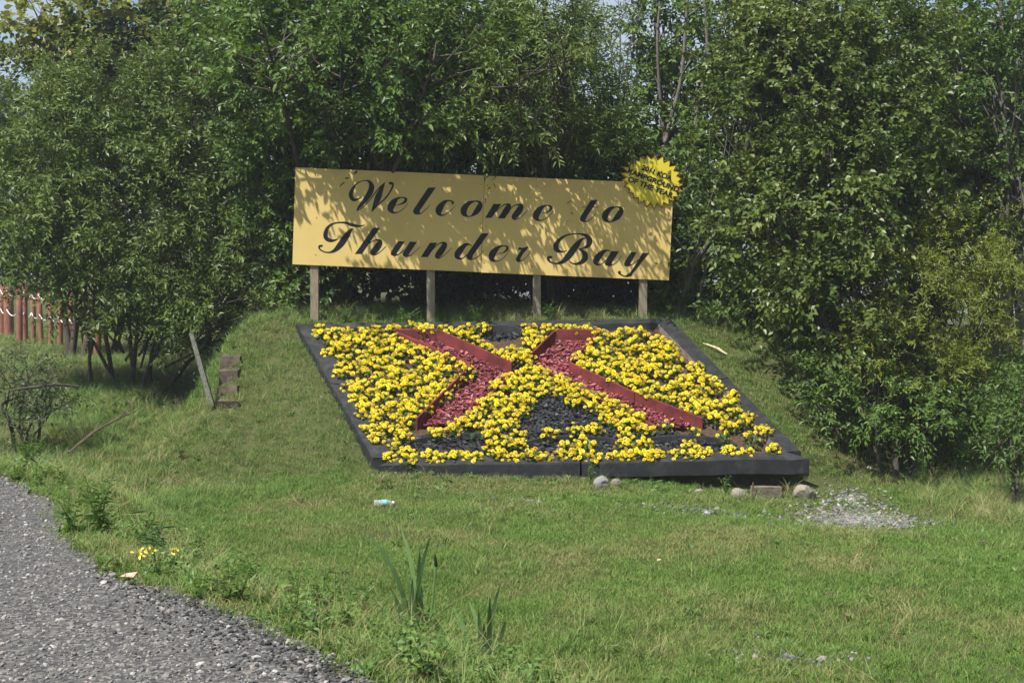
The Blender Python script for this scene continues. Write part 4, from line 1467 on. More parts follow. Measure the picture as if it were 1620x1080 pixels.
# fallen branch and dead branch in the left rough
def stick(name, pts, radii, mat, label, cat):
    b = Bag()
    for path, rad in zip(pts, radii):
        b.tube(cat_rom(path, 4), np.interp(np.linspace(0, 1, (len(path) - 1) * 4 + 1), np.linspace(0, 1, len(rad)), rad), 5)
    return tag(link(name, b.mesh(name), mat), label, cat)


stick('dead_branch', [[at(108, 716, 12.6), at(150, 682, 12.9), at(190, 660, 13.1), at(213, 650, 13.2)], [at(211, 651, 13.2), at(209, 640, 13.2), at(198, 629, 13.3)], [at(190, 660, 13.1), at(199, 652, 13.0), at(206, 655, 12.9)]],
      [[0.012, 0.013, 0.011, 0.006], [0.006, 0.004, 0.003], [0.005, 0.004, 0.003]], M['twig'], 'bare brown dead branch arching up out of the rough grass', 'branch')
stick('fallen_branch', [[at(18, 617, 15.6), at(55, 612, 15.6), at(90, 608, 15.7), at(125, 611, 15.8)], [at(92, 608, 15.7), at(84, 590, 15.8), at(76, 572, 15.9)], [at(78, 609, 15.7), at(66, 600, 15.6), at(52, 594, 15.6)]],
      [[0.012, 0.018, 0.016, 0.012], [0.010, 0.007, 0.004], [0.008, 0.006, 0.004]], M['bark'], 'dark bare branch lying flat beside the small dusky bush', 'branch')

# cattails in the ditch
def blade(b, base, tip, w, curve, var):
    n_ = 7
    d = tip - base
    side = np.array([1.0, 0.25, 0]) * 1.0
    pts_ = [base + d * t + np.array([curve[0], curve[1], curve[2]]) * 4 * t * (1 - t) for t in np.linspace(0, 1, n_)]
    ws = w * np.array([0.8, 1, 1, 1, 0.9, 0.7, 0.12]) / 2
    v = []
    for p_, w_ in zip(pts_, ws):
        v += [p_ - side * w_, p_ + side * w_ + np.array([0, 0.006, 0])]
    b.add(v, np.array([(2 * i, 2 * i + 1, 2 * i + 3, 2 * i + 2) for i in range(n_ - 1)]), var=var)


def cattail(base_px, Yd, tips, label, spikes=()):
    base = at(*base_px, Yd)
    base[2] = float(hgt(base[0], base[1]))
    root = empty('cattail', tuple(base))
    tag(root, label, 'cattail')
    ri = Matrix.Translation(-Vector(root.location))
    for tx, ty, off, cv in tips:
        b = Bag()
        b0 = base + np.array([off, rng.normal(0, .03), -0.03])
        blade(b, b0, at(tx, ty, Yd + rng.normal(0, .06)), 0.027, (cv, 0, 0.03), rng.random())
        me = b.mesh('blade')
        me.transform(ri)
        link('blade', me, M['cattail_leaf'], root)
    for tx, ty, bx0 in spikes:
        tip = at(tx, ty, Yd)
        b0 = base + np.array([bx0, 0, -0.03])
        path = [b0, b0 + (tip - b0) * .5 + np.array([0.02, 0, 0]), tip]
        b = Bag()
        b.tube(cat_rom(path, 5), 0.008, 5)
        me = b.mesh('stem')
        me.transform(ri)
        so = link('stem', me, M['cattail_leaf'], root)
        b = Bag()
        b.tube([tip - np.array([0, 0, 0.005]), tip + np.array([0, 0, 0.005]), tip + np.array([-.004, 0, 0.045]), tip + np.array([-.006, 0, 0.06]), tip + np.array([-.007, 0, 0.075])], [0.004, 0.009, 0.009, 0.006, 0.002], 7)
        me = b.mesh('seed_head', True)
        me.transform(ri)
        link('seed_head', me, M['cattail_head'], so)


cattail((655, 1024), 7.9, [(681, 848, 0.0, -0.03), (632, 830, -0.01, 0.05), (604, 868, -0.05, 0.06), (577, 838, -0.04, 0.09), (652, 914, 0, 0), (591, 944, -0.08, 0.03), (667, 925, 0.03, 0.0), (680, 960, 0.05, -.01), (692, 990, 0.08, 0), (664, 870, 0.01, 0.0), (640, 900, -.02, .03), (618, 930, -.06, .03)], 'tall cattail clump with one dark seed head in the ditch beside the gravel', [(690, 896, 0.03)])
cattail((770, 1058), 7.5, [(792, 922, 0.0, -.02), (740, 948, -0.01, 0.03), (716, 962, -0.05, 0.03), (765, 985, 0.0, 0), (783, 996, 0.03, 0), (826, 1013, 0.04, -.02), (724, 985, -0.04, .03), (757, 965, -.02, 0), (775, 945, .01, 0), (800, 980, .03, 0)], 'shorter cattail clump without seed heads, right of the taller one')


# ------------------------------------------------------------------ trees and shrubs
def leaf_batch(c, d, nrm, L, W, droop, var, shape='lance'):
    """vectorised leaves: base c, direction d, normal hint nrm -> verts, quads, var"""
    n_ = len(c)
    d = d / (np.linalg.norm(d, axis=1)[:, None] + 1e-9)
    s = np.cross(d, nrm)
    s /= np.linalg.norm(s, axis=1)[:, None] + 1e-9
    up = np.cross(s, d)
    L, W = L[:, None], W[:, None]
    if shape == 'round':
        t1, t2, w1, w2 = .22, .62, .42, .40
    else:
        t1, t2, w1, w2 = .30, .68, .46, .34
    dr = np.array([0, 0, -1.0]) * L * droop
    v = np.stack([c, c + d * L * t1 + s * W * w1 + up * W * .16 + dr * t1 * t1, c + d * L * t2 + s * W * w2 + up * W * .12 + dr * t2 * t2, c + d * L + dr,
                  c + d * L * t2 - s * W * w2 + up * W * .12 + dr * t2 * t2, c + d * L * t1 - s * W * w1 + up * W * .16 + dr * t1 * t1], 1).reshape(-1, 3)
    o = np.arange(n_)[:, None] * 6
    q = np.concatenate([o + np.array([[0, 1, 2, 3]]), o + np.array([[0, 3, 4, 5]])])
    return v, q, np.repeat(var, 6)


def tree(name, label, base_px, base_Y, lobes, n_sprig, leaf, mat, bark='bark', stems=3, trunk_r=0.06, per=14, sprig_len=0.4, cat='tree', group=None, shape='lance', droop=0.25, updraft=0.3, seed=0, shell=0.45, vis=1.0, limbs=16, clip=None, stem_spread=0.35, ragged=0.75, extra_stems=(), gap=-0.05):
    n_sprig = int(n_sprig * 1.45)
    r = np.random.default_rng(1000 + seed)
    bx0 = at(base_px[0], base_px[1], base_Y)[0]
    base = np.array([bx0, base_Y, float(hgt(bx0, base_Y))])
    root = empty(name, tuple(base))
    tag(root, label, cat, group)
    ri = Matrix.Translation(-Vector(root.location))
    C, Rr = [], []
    dens = np.array([l[6] if len(l) > 6 else 1.0 for l in lobes])
    for px, py, Yd, rx_, rz_, ry_ in [l[:6] for l in lobes]:
        C.append(at(px, py, Yd))
        Rr.append((rx_ * Yd / F, ry_, rz_ * Yd / F))
    C, Rr = np.array(C), np.array(Rr)
    wgt = (Rr[:, 0] * Rr[:, 2] + Rr[:, 0] * Rr[:, 1] + Rr[:, 1] * Rr[:, 2])
    wgt = wgt * dens
    li = r.choice(len(C), n_sprig, p=wgt / wgt.sum())
    dirs = r.normal(size=(n_sprig, 3))
    dirs /= np.linalg.norm(dirs, axis=1)[:, None]
    # ragged outline: direction-dependent radius
    lump = 1 + ragged * 0.5 * (np.sin(dirs[:, 0] * 5 + li * 2.1) * np.sin(dirs[:, 2] * 6 + li) + np.sin(dirs[:, 1] * 7 + li * 1.7 + dirs[:, 2] * 4) * 0.6)
    rad = (shell + (1 - shell) * r.random(n_sprig) ** 0.6) * lump
    p = C[li] + dirs * Rr[li] * rad[:, None]
    gz = hgt(p[:, 0], p[:, 1])
    okk = p[:, 2] > gz + 0.12
    kk = 2 * math.pi / (1.05 if len(lobes) > 5 else 0.7)
    nz = np.sin(kk * (p[:, 0] + 0.35 * p[:, 2]) + seed) * np.sin(kk * 1.07 * (p[:, 2] - 0.2 * p[:, 1]) + 2 * seed) + 0.7 * np.sin(kk * 0.9 * (p[:, 1] + 0.4 * p[:, 0]) + 1.3 * seed) * np.sin(kk * 0.47 * (p[:, 2] + p[:, 0]) + seed)
    okk &= nz > gap + r.normal(0, 0.18, n_sprig)
    if clip is not None:
        okk &= clip(p)
    p, dirs, li = p[okk], dirs[okk], li[okk]
    n_ = len(p)
    # sprigs: short twigs with alternate leaves
    sd = dirs * 0.7 + np.array([0, 0, updraft]) + r.normal(0, 0.45, (n_, 3))
    sd /= np.linalg.norm(sd, axis=1)[:, None]
    sl = sprig_len * r.uniform(0.5, 1.25, n_) * np.where(r.random(n_) < 0.12, 1.8, 1.0)
    k = np.arange(per)
    t = (k[None, :] + r.uniform(0, 0.8, (n_, per))) / per
    pos = p[:, None, :] + sd[:, None, :] * (sl[:, None] * t)[..., None] + np.array([0, 0, -1.0]) * (0.18 * sl[:, None] * t * t)[..., None]
    az = k[None, :] * 2.4 + r.random((n_, 1)) * 6.28 + r.normal(0, .3, (n_, per))
    u = np.cross(sd, np.array([0.2, 0.1, 1.0]))
    u /= np.linalg.norm(u, axis=1)[:, None] + 1e-9
    v2 = np.cross(sd, u)
    ld = sd[:, None, :] * 0.65 + u[:, None, :] * np.cos(az)[..., None] + v2[:, None, :] * (np.sin(az) * 0.7)[..., None] + r.normal(0, .2, (n_, per, 3))
    nr = np.array([0, 0, 1.0]) + 0.5 * dirs[:, None, :] + r.normal(0, .35, (n_, per, 3))
    N_ = n_ * per
    sprig_var = r.random(n_)
    var = np.clip(0.55 * r.random((n_, per)) + 0.45 * sprig_var[:, None], 0, 1).ravel()
    size = r.uniform(0.65, 1.2, N_)
    V_, Q_, A_ = leaf_batch(pos.reshape(-1, 3), ld.reshape(-1, 3), nr.reshape(-1, 3), leaf[0] * size, leaf[1] * size * r.uniform(.85, 1.15, N_), droop, var, shape)
    me = mesh_np('crown', V_ - base, Q_, False, {'var': A_})
    link('crown', me, M[mat], root)
    # stems and limbs
    tb, bb = Bag(), Bag()
    order = np.argsort(C[:, 2])
    for s_ in range(max(stems, 1)):
        tgt = C[order[int((s_ + 0.5) * len(C) / max(stems, 1)) % len(C)]]
        b0 = base + np.array([np.clip(tgt[0] - base[0], -2, 2) * 0.30 * stem_spread / (stem_spread + 0.3) + r.normal(0, stem_spread * 0.12), r.normal(0, 0.15), -0.15])
        midp = b0 + (tgt - b0) * 0.5 + np.array([r.normal(0, .12), r.normal(0, .12), 0.25])
        end = tgt + np.array([0, 0, 0.3])
        path = cat_rom([b0, b0 + (midp - b0) * .5 + np.array([r.normal(0, .05), 0, .12]), midp, (midp + end) / 2 + r.normal(0, .1, 3), end], 4)
        tb.tube(path, np.linspace(trunk_r * r.uniform(.7, 1.1), trunk_r * .25, len(path)), 7)
    for pts_, Yd, r0 in extra_stems:
        P3 = [at(px, py, Yd + r.normal(0, .04)) for px, py in pts_]
        P3[0][2] = float(hgt(P3[0][0], P3[0][1])) - 0.1
        path = cat_rom(P3, 5)
        tb.tube(path, np.linspace(r0, r0 * .4, len(path)), 8)
        for q in range(3, len(path) - 1, 3):
            e = path[q] + np.array([r.normal(0, .5), r.normal(0, .25), r.uniform(.25, .7)])
            bb.tube(cat_rom([path[q], (path[q] + e) / 2 + r.normal(0, .05, 3), e], 3), np.linspace(r0 * .35, .003, 7), 4)
    for j in range(len(C)):
        # limb from the stem zone to the lobe, then branches inside the lobe
        fr = base + (C[j] - base) * r.uniform(0.3, 0.5) + r.normal(0, .05, 3)
        path = cat_rom([fr, (fr + C[j]) / 2 + r.normal(0, .12, 3), C[j]], 4)
        bb.tube(path, np.linspace(trunk_r * .55, trunk_r * .25, len(path)), 5)
        cand = np.where(li == j)[0]
        for idx in r.choice(cand, min(limbs, len(cand)), replace=False) if len(cand) else []:
            e = p[idx] + sd[idx] * sl[idx] * 0.7
            s0 = fr + (C[j] - fr) * r.uniform(0.4, 1.0)
            path = cat_rom([s0, (s0 + e) / 2 + r.normal(0, .08, 3), e], 3)
            bb.tube(path, np.linspace(trunk_r * .22, 0.003, len(path)), 4)
    for bag, nm in ((tb, 'trunk'), (bb, 'branches')):
        me = bag.mesh(nm, True)
        me.transform(ri)
        link(nm, me, M[bark], root)
    return root


SIGN_TOP = c_tl[2]


def clear_sign(p):
    """leaves keep off the front of the sign board"""
    front = (p[:, 1] < SIGN_Y + 0.15) & (p[:, 1] > 16.0) & (p[:, 0] > c_tl[0] - 0.05) & (p[:, 0] < c_tr[0] + 0.1)
    # line of sight over the top edge
    lim = CAM[2] + (SIGN_TOP - 0.05 - CAM[2]) * p[:, 1] / SIGN_Y
    return ~(front & (p[:, 2] < lim + 0.30))


exec_trees = [
    dict(name='willow_shrub', label='large olive many-stemmed shrub filling the left side above the log fence', base_px=(205, 572), base_Y=20.6,
         lobes=[(200, 320, 20.4, 170, 150, 1.6), (80, 250, 20.8, 120, 130, 1.5), (300, 210, 20.8, 130, 120, 1.4), (60, 390, 20.2, 90, 70, 1.1), (300, 410, 20.2, 120, 80, 1.2), (400, 380, 20.3, 70, 100, 0.9), (170, 150, 21, 120, 70, 1.3), (180, 440, 20.3, 110, 45, 1.0), (400, 470, 20.2, 70, 45, .8), (20, 330, 20.6, 80, 90, 1.2), (100, 180, 21, 90, 70, 1.2), (400, 270, 20.6, 80, 90, 1.0), (330, 110, 21, 90, 70, 1.2), (260, 480, 20.0, 90, 25, .8), (330, 490, 19.8, 70, 40, .6), (230, 520, 19.9, 60, 28, .5, .5), (150, 470, 20.1, 80, 35, .7), (200, 500, 19.7, 60, 30, .5), (290, 510, 19.6, 60, 30, .5), (360, 500, 19.6, 60, 30, .5), (350, 480, 19.3, 60, 30, .5), (420, 495, 19.2, 60, 25, .4)],
         n_sprig=7000, leaf=(0.086, 0.033), mat='leaf_willow', stems=8, trunk_r=0.036, per=13, sprig_len=0.38, cat='shrub', seed=1, stem_spread=2.0),
    dict(name='maple_tree', label='yellow-green maple with orange-tinged leaves showing at the top left against the sky', base_px=(150, 540), base_Y=25.5,
         lobes=[(70, 40, 25.5, 90, 55, 1.3), (200, 20, 25.5, 110, 55, 1.4), (320, 10, 25.5, 80, 40, 1.2), (130, 80, 25.2, 90, 40, 1.0)],
         n_sprig=560, leaf=(0.13, 0.12), mat='leaf_maple', stems=2, trunk_r=0.10, per=9, sprig_len=0.5, shape='round', seed=2),
    dict(name='alder_tree', label='dark broad-leaved alder over the left half of the sign', base_px=(520, 500), base_Y=20.0,
         lobes=[(480, 150, 19.6, 130, 130, 1.7), (420, 50, 20.2, 110, 70, 1.4), (590, 110, 19.2, 130, 100, 1.9), (600, 215, 18.9, 110, 45, 1.5), (450, 260, 19.7, 70, 80, .9), (690, 200, 18.9, 90, 50, 1.3), (640, 20, 19.2, 120, 60, 1.7), (520, 10, 19.4, 120, 60, 1.7), (540, 90, 17.4, 150, 50, .9, .10), (690, 90, 17.3, 120, 48, .9, .10), (420, 60, 17.3, 90, 60, .9, .12), (620, 190, 17.9, 130, 28, .5, .22)],
         n_sprig=4600, leaf=(0.092, 0.052), mat='leaf_alder', stems=4, trunk_r=0.07, per=13, sprig_len=0.42, seed=3, clip=clear_sign),
    dict(name='willow_tree', label='narrow-leaved willow over the right half of the sign', base_px=(870, 498), base_Y=20.0,
         lobes=[(820, 150, 19.3, 120, 90, 1.8), (760, 60, 19.8, 100, 70, 1.6), (890, 110, 19.4, 80, 90, 1.6), (850, 225, 18.9, 130, 42, 1.4), (940, 225, 19.1, 75, 48, 1.2), (860, 20, 19.6, 70, 50, 1.6), (760, 215, 19.0, 80, 40, 1.3), (820, 95, 17.4, 120, 48, .9, .10), (900, 60, 17.4, 80, 50, .9, .10), (880, 190, 17.9, 90, 28, .5, .2)],
         n_sprig=4300, leaf=(0.095, 0.028), mat='leaf_willow', stems=4, trunk_r=0.06, per=14, sprig_len=0.4, seed=4, clip=clear_sign),
    dict(name='slender_tree', label='slender dark tree with visible forked stems against the sky right of the sign', base_px=(1075, 485), base_Y=22.5,
         lobes=[(1070, 60, 22.5, 60, 90, 1.1), (1110, 150, 22.4, 55, 60, 1.0), (1060, 230, 22.2, 60, 50, 1.0), (1150, 60, 22.8, 60, 80, 1.1), (1140, 280, 22, 55, 50, .9), (1000, 230, 22.4, 40, 60, .8), (1032, 150, 22.6, 40, 70, .8), (1095, 250, 22.3, 50, 50, .8), (1010, 320, 22.2, 50, 40, .8), (1180, 150, 22.4, 50, 90, .9), (1035, 40, 22.8, 30, 60, .7)],
         n_sprig=2100, leaf=(0.10, 0.06), mat='leaf_alder', stems=6, trunk_r=0.055, per=11, sprig_len=0.45, seed=5, bark='bark_pale', limbs=22, stem_spread=1.2, extra_stems=[([(1036, 490), (1040, 330), (1056, 210), (1078, 120), (1090, -40)], 21.6, .05), ([(1100, 490), (1108, 330), (1100, 200), (1118, 90), (1112, -40)], 21.6, .045), ([(1060, 490), (1062, 330), (1048, 190), (1040, 70), (1048, -40)], 21.8, .04), ([(1150, 490), (1150, 330), (1168, 200), (1176, 60), (1190, -40)], 21.4, .045)]),
    dict(name='poplar_tree', label='tall pale-leaved poplar right of the sign, its crown hanging over the bank', base_px=(1397, 706), base_Y=16.6,
         lobes=[(1290, 170, 18.2, 120, 130, 1.4), (1230, 350, 17.8, 110, 100, 1.1), (1340, 310, 17.4, 120, 110, 1.1), (1390, 90, 18.6, 120, 100, 1.3), (1240, 60, 18.8, 80, 80, 1.2), (1330, 440, 17.0, 90, 70, .8), (1250, 450, 17.2, 60, 50, .6), (1370, 540, 16.7, 70, 50, .5), (1400, 220, 18, 90, 80, 1.1), (1175, 200, 18.6, 60, 90, .9, .45), (1190, 330, 18.2, 50, 60, .7, .45), (1320, 20, 18.8, 140, 60, 1.3), (1155, 60, 19.2, 50, 80, .9, .6), (1460, 330, 18.2, 60, 90, .8)],
         n_sprig=4700, leaf=(0.074, 0.052), mat='leaf_poplar', stems=3, trunk_r=0.06, per=13, sprig_len=0.40, shape='round', seed=6, droop=0.25),
    dict(name='golden_shrub', label='golden-green fine-leaved shrub before the dark trees on the right', base_px=(1470, 690), base_Y=16.9,
         lobes=[(1460, 460, 16.9, 80, 70, .8), (1520, 390, 17.2, 70, 60, .8), (1420, 560, 16.6, 80, 60, .6), (1540, 500, 17.1, 70, 70, .7), (1490, 590, 16.7, 90, 50, .6), (1590, 440, 17.3, 60, 60, .7)],
         n_sprig=2100, leaf=(0.060, 0.016), mat='leaf_gold', stems=5, trunk_r=0.03, per=15, sprig_len=0.30, cat='shrub', seed=7),
    dict(name='low_shrub', label='low dark green shrub at the foot of the poplar beside the stone patch', base_px=(1400, 712), base_Y=16.3,
         lobes=[(1390, 640, 16.2, 80, 50, .6), (1480, 655, 16.4, 70, 50, .6), (1310, 600, 16.6, 50, 40, .5), (1560, 640, 16.6, 60, 60, .6), (1330, 660, 16.3, 50, 40, .4)],
         n_sprig=800, leaf=(0.07, 0.03), mat='leaf_alder', stems=5, trunk_r=0.025, per=12, sprig_len=0.26, cat='shrub', seed=8),
    dict(name='birch_tree', label='tall twin-trunked tree at the right edge with pale grey stems', base_px=(1600, 500), base_Y=20.0,
         lobes=[(1510, 110, 20.4, 110, 120, 1.3), (1610, 180, 20.6, 60, 110, 1.2), (1470, 230, 20.6, 80, 90, 1.1), (1570, 30, 20.4, 90, 70, 1.2), (1590, 330, 20, 60, 50, .8), (1540, 270, 20.3, 60, 60, .9), (1585, 130, 19.5, 50, 80, .5, .35), (1610, 280, 19.5, 40, 60, .5, .4)],
         n_sprig=2000, leaf=(0.085, 0.045), mat='leaf_alder', stems=3, trunk_r=0.10, per=13, sprig_len=0.40, seed=9, bark='bark_pale', stem_spread=0.6, extra_stems=[([(1598, 495), (1597, 330), (1588, 200), (1586, 60), (1580, -60)], 20.0, .065), ([(1622, 495), (1612, 330), (1606, 200), (1612, 60), (1606, -60)], 20.1, .055)]),
]
exec_trees.append(dict(name='leaning_sapling', label='pale sapling leaning to the right out of the undergrowth beside the sign', base_px=(1066, 495), base_Y=18.75,
    lobes=[(1205, 120, 18.9, 40, 60, .5, 1), (1190, 40, 18.9, 40, 50, .5, 1)], n_sprig=110, leaf=(0.08, 0.05), mat='leaf_poplar', stems=1, trunk_r=0.01, per=10, sprig_len=0.35, seed=60, bark='bark_pale', limbs=8,
    extra_stems=[([(1066, 495), (1094, 430), (1130, 368), (1164, 310), (1184, 230), (1197, 120), (1205, 20)], 18.75, .042), ([(1098, 495), (1118, 420), (1140, 380), (1170, 345), (1190, 330)], 18.75, .022)]))
# wood behind, its shade put into the darker leaf colour, tree by tree
back = [((330, 500), 24.5, [(330, 180, 24.5, 130, 110, 1.4), (400, 330, 24, 110, 110, 1.2), (250, 330, 24.5, 110, 100, 1.2), (330, 90, 25, 100, 60, 1.2), (200, 60, 25.5, 100, 50, 1.0)], 'behind the olive shrub on the left'),
        ((110, 500), 25.0, [(100, 330, 25.5, 110, 100, 1.2), (170, 230, 25.5, 110, 80, 1.2), (60, 200, 26, 70, 60, 1.0), (260, 90, 26, 110, 60, 1.2), (170, 120, 26, 90, 40, 1.0)], 'behind the left rim of the olive shrub'),
        ((560, 490), 23.5, [(560, 90, 23.6, 130, 100, 1.4), (540, 260, 23.2, 130, 110, 1.2), (520, 400, 22.6, 110, 80, 1.0), (640, 330, 22.8, 90, 90, 1.0)], 'behind the alder'),
        ((740, 490), 23.2, [(730, 110, 23.8, 100, 90, 1.3), (740, 270, 23.2, 120, 100, 1.2), (700, 400, 22.2, 110, 80, 1.0), (830, 370, 22.4, 90, 90, 1.0)], 'between the alder and the willow'),
        ((930, 490), 23.0, [(880, 230, 23, 100, 70, 1.2), (940, 330, 22.8, 110, 90, 1.1), (920, 420, 22.2, 110, 60, 1.0), (1010, 400, 22.0, 80, 80, .9)], 'behind the willow'),
        ((1200, 490), 22.5, [(1250, 110, 22.8, 100, 110, 1.3), (1220, 300, 22.2, 110, 100, 1.1), (1150, 400, 21.6, 100, 80, .9), (1290, 420, 21.6, 110, 80, .9), (1330, 230, 22.5, 110, 110, 1.2)], 'behind the poplar'),
        ((1450, 490), 22.5, [(1430, 110, 22.8, 110, 110, 1.3), (1440, 300, 22.4, 120, 100, 1.2), (1540, 330, 22.2, 100, 100, 1.1), (1470, 430, 21.4, 110, 80, .9), (1590, 160, 23, 100, 140, 1.3)], 'behind the golden shrub')]
for k, (bp, by, lb, where) in enumerate(back):
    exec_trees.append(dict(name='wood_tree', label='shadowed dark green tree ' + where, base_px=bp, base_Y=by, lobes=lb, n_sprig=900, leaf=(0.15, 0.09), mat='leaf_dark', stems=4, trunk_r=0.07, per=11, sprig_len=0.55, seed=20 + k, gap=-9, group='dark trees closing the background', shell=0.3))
under = [((530, 498), 19.4, [(510, 370, 19.6, 90, 80, .7), (470, 450, 19.4, 60, 40, .6), (440, 330, 19.6, 60, 60, .7)], 500, 'leaf_alder', 'shaded bush behind the left end of the sign'),
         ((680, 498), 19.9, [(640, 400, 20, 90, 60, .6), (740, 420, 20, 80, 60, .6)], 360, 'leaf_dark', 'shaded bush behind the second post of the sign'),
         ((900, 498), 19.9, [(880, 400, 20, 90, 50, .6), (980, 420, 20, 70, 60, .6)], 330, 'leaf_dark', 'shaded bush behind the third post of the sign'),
         ((1085, 490), 19.3, [(1090, 290, 19.4, 50, 60, .6), (1100, 380, 19.3, 50, 60, .6), (1060, 440, 19.3, 40, 40, .5), (1150, 460, 19.0, 60, 35, .5)], 520, 'leaf_low', 'bright leafy bush just right of the sign'),
         ((1170, 498), 18.7, [(1130, 490, 18.8, 60, 16, .4), (1210, 480, 18.6, 60, 22, .4)], 240, 'leaf_low', 'low leafy growth at the top of the bank right of the sign'),
         ((30, 690), 16.4, [(40, 605, 16.6, 55, 38, .5), (10, 650, 16.2, 40, 35, .4), (80, 640, 16.4, 30, 22, .3)], 260, 'leaf_purple', 'small dusky bush in the rough at the left edge'),
         ((1612, 730), 14.4, [(1600, 690, 14.4, 40, 40, .4), (1640, 640, 14.6, 45, 60, .5), (1590, 640, 14.9, 35, 35, .4)], 620, 'leaf_low', 'feathery green bush at the right edge beyond the stones')]
for k, (bp, by, lb, ns, mt, lab) in enumerate(under):
    exec_trees.append(dict(name='bush', label=lab, base_px=bp, base_Y=by, lobes=lb, n_sprig=ns, leaf=(0.085, 0.045) if k < 5 else (0.062, 0.024), mat=mt, stems=4, trunk_r=0.025, per=11, sprig_len=0.3, cat='bush', seed=40 + k, limbs=12, clip=clear_sign))
for kw in exec_trees:
    tree(**kw)

# ------------------------------------------------------------------ single weeds and flowers on the verge
def leafy_plant(name, label, px, py, Yd, h, n_stem, leafL, leafW, mat, spread, seed, cat='weed', flower=None, group=None):
    r = np.random.default_rng(seed)
    x = at(px, py, Yd)[0]
    base = np.array([x, Yd, float(hgt(x, Yd))])
    root = empty(name, tuple(base))
    tag(root, label, cat, group or ('weeds on the verge and round the bed' if cat == 'weed' else None))
    sb, lb = Bag(), Bag()
    tips = []
    for k in range(n_stem):
        az, tl = r.random() * 6.283, spread * r.uniform(.2, 1)
        hh = h * r.uniform(.65, 1.05)
        top = np.array([tl * math.cos(az), tl * math.sin(az), hh])
        mid = top * np.array([.35, .35, .55])
        path = cat_rom([(r.normal(0, .02), r.normal(0, .02), -.03), mid, top], 4)
        sb.tube(path, np.linspace(.0045, .002, len(path)), 4)
        tips.append(top)
        nl = int(max(4, hh / 0.022))
        for q in range(nl):
            t = (q + .5) / nl
            p_ = path[int(t * (len(path) - 1))]
            a2, el = q * 2.4 + r.normal(0, .3), r.uniform(0.0, .8)
            d_ = np.array([math.cos(a2) * math.cos(el), math.sin(a2) * math.cos(el), math.sin(el)])
            sz = r.uniform(.6, 1.1) * (1 - .45 * t)
            V_, Q_, A_ = leaf_batch(p_[None], d_[None], np.array([[0, 0, 1.0]]) + r.normal(0, .3, (1, 3)), np.array([leafL * sz]), np.array([leafW * sz]), .45, np.array([r.random()]))
            lb.add(V_, Q_, var=A_[0])
    link('stems', sb.mesh('stems'), M[mat], root)
    link('leaves', lb.mesh('leaves'), M[mat], root)
    if flower:
        for tp in tips:
            b = Bag()
            for q in range(7):
                V_, Q_, A_ = leaf_batch((tp + r.normal(0, .009, 3))[None], r.normal(0, 1, (1, 3)) + np.array([[0, 0, .6]]), r.normal(0, 1, (1, 3)), np.array([.024]), np.array([.016]), .1, np.array([.2]))
                b.add(V_, Q_, var=.2)
            link('flower', b.mesh('flower'), M[flower], root)
    return root


m, nt, out = new_mat('pale_yellow_petal')
principled(nt, out, (0.72, 0.62, 0.10), 0.6, 0.2)
M['wild_petal'] = m
leafy_plant('leafy_weed', 'large leafy weed clump where the lawn meets the gravel on the left', 160, 868, 8.0, .36, 9, .13, .026, 'leaf_weed', .20, 901)
leafy_plant('leafy_weed', 'smaller leafy weed reaching over the gravel edge, left of the large clump', 112, 862, 7.9, .22, 7, .10, .022, 'leaf_weed', .16, 902)
leafy_plant('leafy_weed', 'weed with narrow upright leaves beside the yellow wildflowers', 245, 880, 7.35, .30, 6, .15, .016, 'cattail_leaf', .10, 903)
leafy_plant('leafy_weed', 'dense leafy weed in the ditch left of the cattails', 510, 950, 7.6, .24, 10, .07, .03, 'leaf_weed', .22, 904)
leafy_plant('leafy_weed', 'leafy weed at the ditch bottom between the two cattail clumps', 700, 1000, 8.1, .18, 8, .06, .035, 'leaf_weed', .2, 905)
leafy_plant('leafy_weed', 'leafy weed right of the shorter cattail clump', 840, 1045, 7.7, .16, 9, .07, .035, 'leaf_weed', .25, 906)
leafy_plant('leafy_weed', 'bright weed tuft in the rough beside the gravel at the left edge', 45, 745, 10.9, .3, 8, .11, .02, 'leaf_weed', .2, 907)
leafy_plant('leafy_weed', 'yellow-green seedling with round leaves below the dusky bush', 85, 690, 13.2, .34, 6, .08, .06, 'leaf_maple', .18, 908)
leafy_plant('leafy_weed', 'weed growing up against the front beam by the pale grey rock', 935, 745, 15.15, .22, 5, .07, .03, 'leaf_weed', .08, 909)
leafy_plant('leafy_weed', 'weed tuft against the front beam left of the rounded tan rock', 1148, 755, 15.1, .26, 6, .08, .022, 'leaf_weed', .10, 910)
leafy_plant('leafy_weed', 'tall weed at the back beam between the first and second posts', 545, 508, 18.15, .28, 9, .09, .035, 'leaf_weed', .25, 911)
leafy_plant('leafy_weed', 'bright weed at the back beam left of the second post', 640, 508, 18.1, .26, 9, .09, .035, 'leaf_weed', .28, 912)
leafy_plant('leafy_weed', 'slim weed at the back beam between the second and third posts', 755, 508, 18.1, .3, 6, .10, .03, 'leaf_weed', .2, 913)
leafy_plant('leafy_weed', 'weed at the foot of the third post', 870, 508, 18.1, .26, 8, .09, .03, 'leaf_weed', .22, 914)
leafy_plant('leafy_weed', 'tall upright weed among grass at the foot of the low shrub', 1460, 700, 15.8, .5, 7, .09, .02, 'leaf_weed', .15, 915)
leafy_plant('seedling', 'small pale green seedling in the black base of the emblem', 865, 697, 15.75, .1, 4, .08, .04, 'leaf_weed', .06, 916, cat='seedling').location = tuple(bed_at(748, 698, SOIL + 0.01))
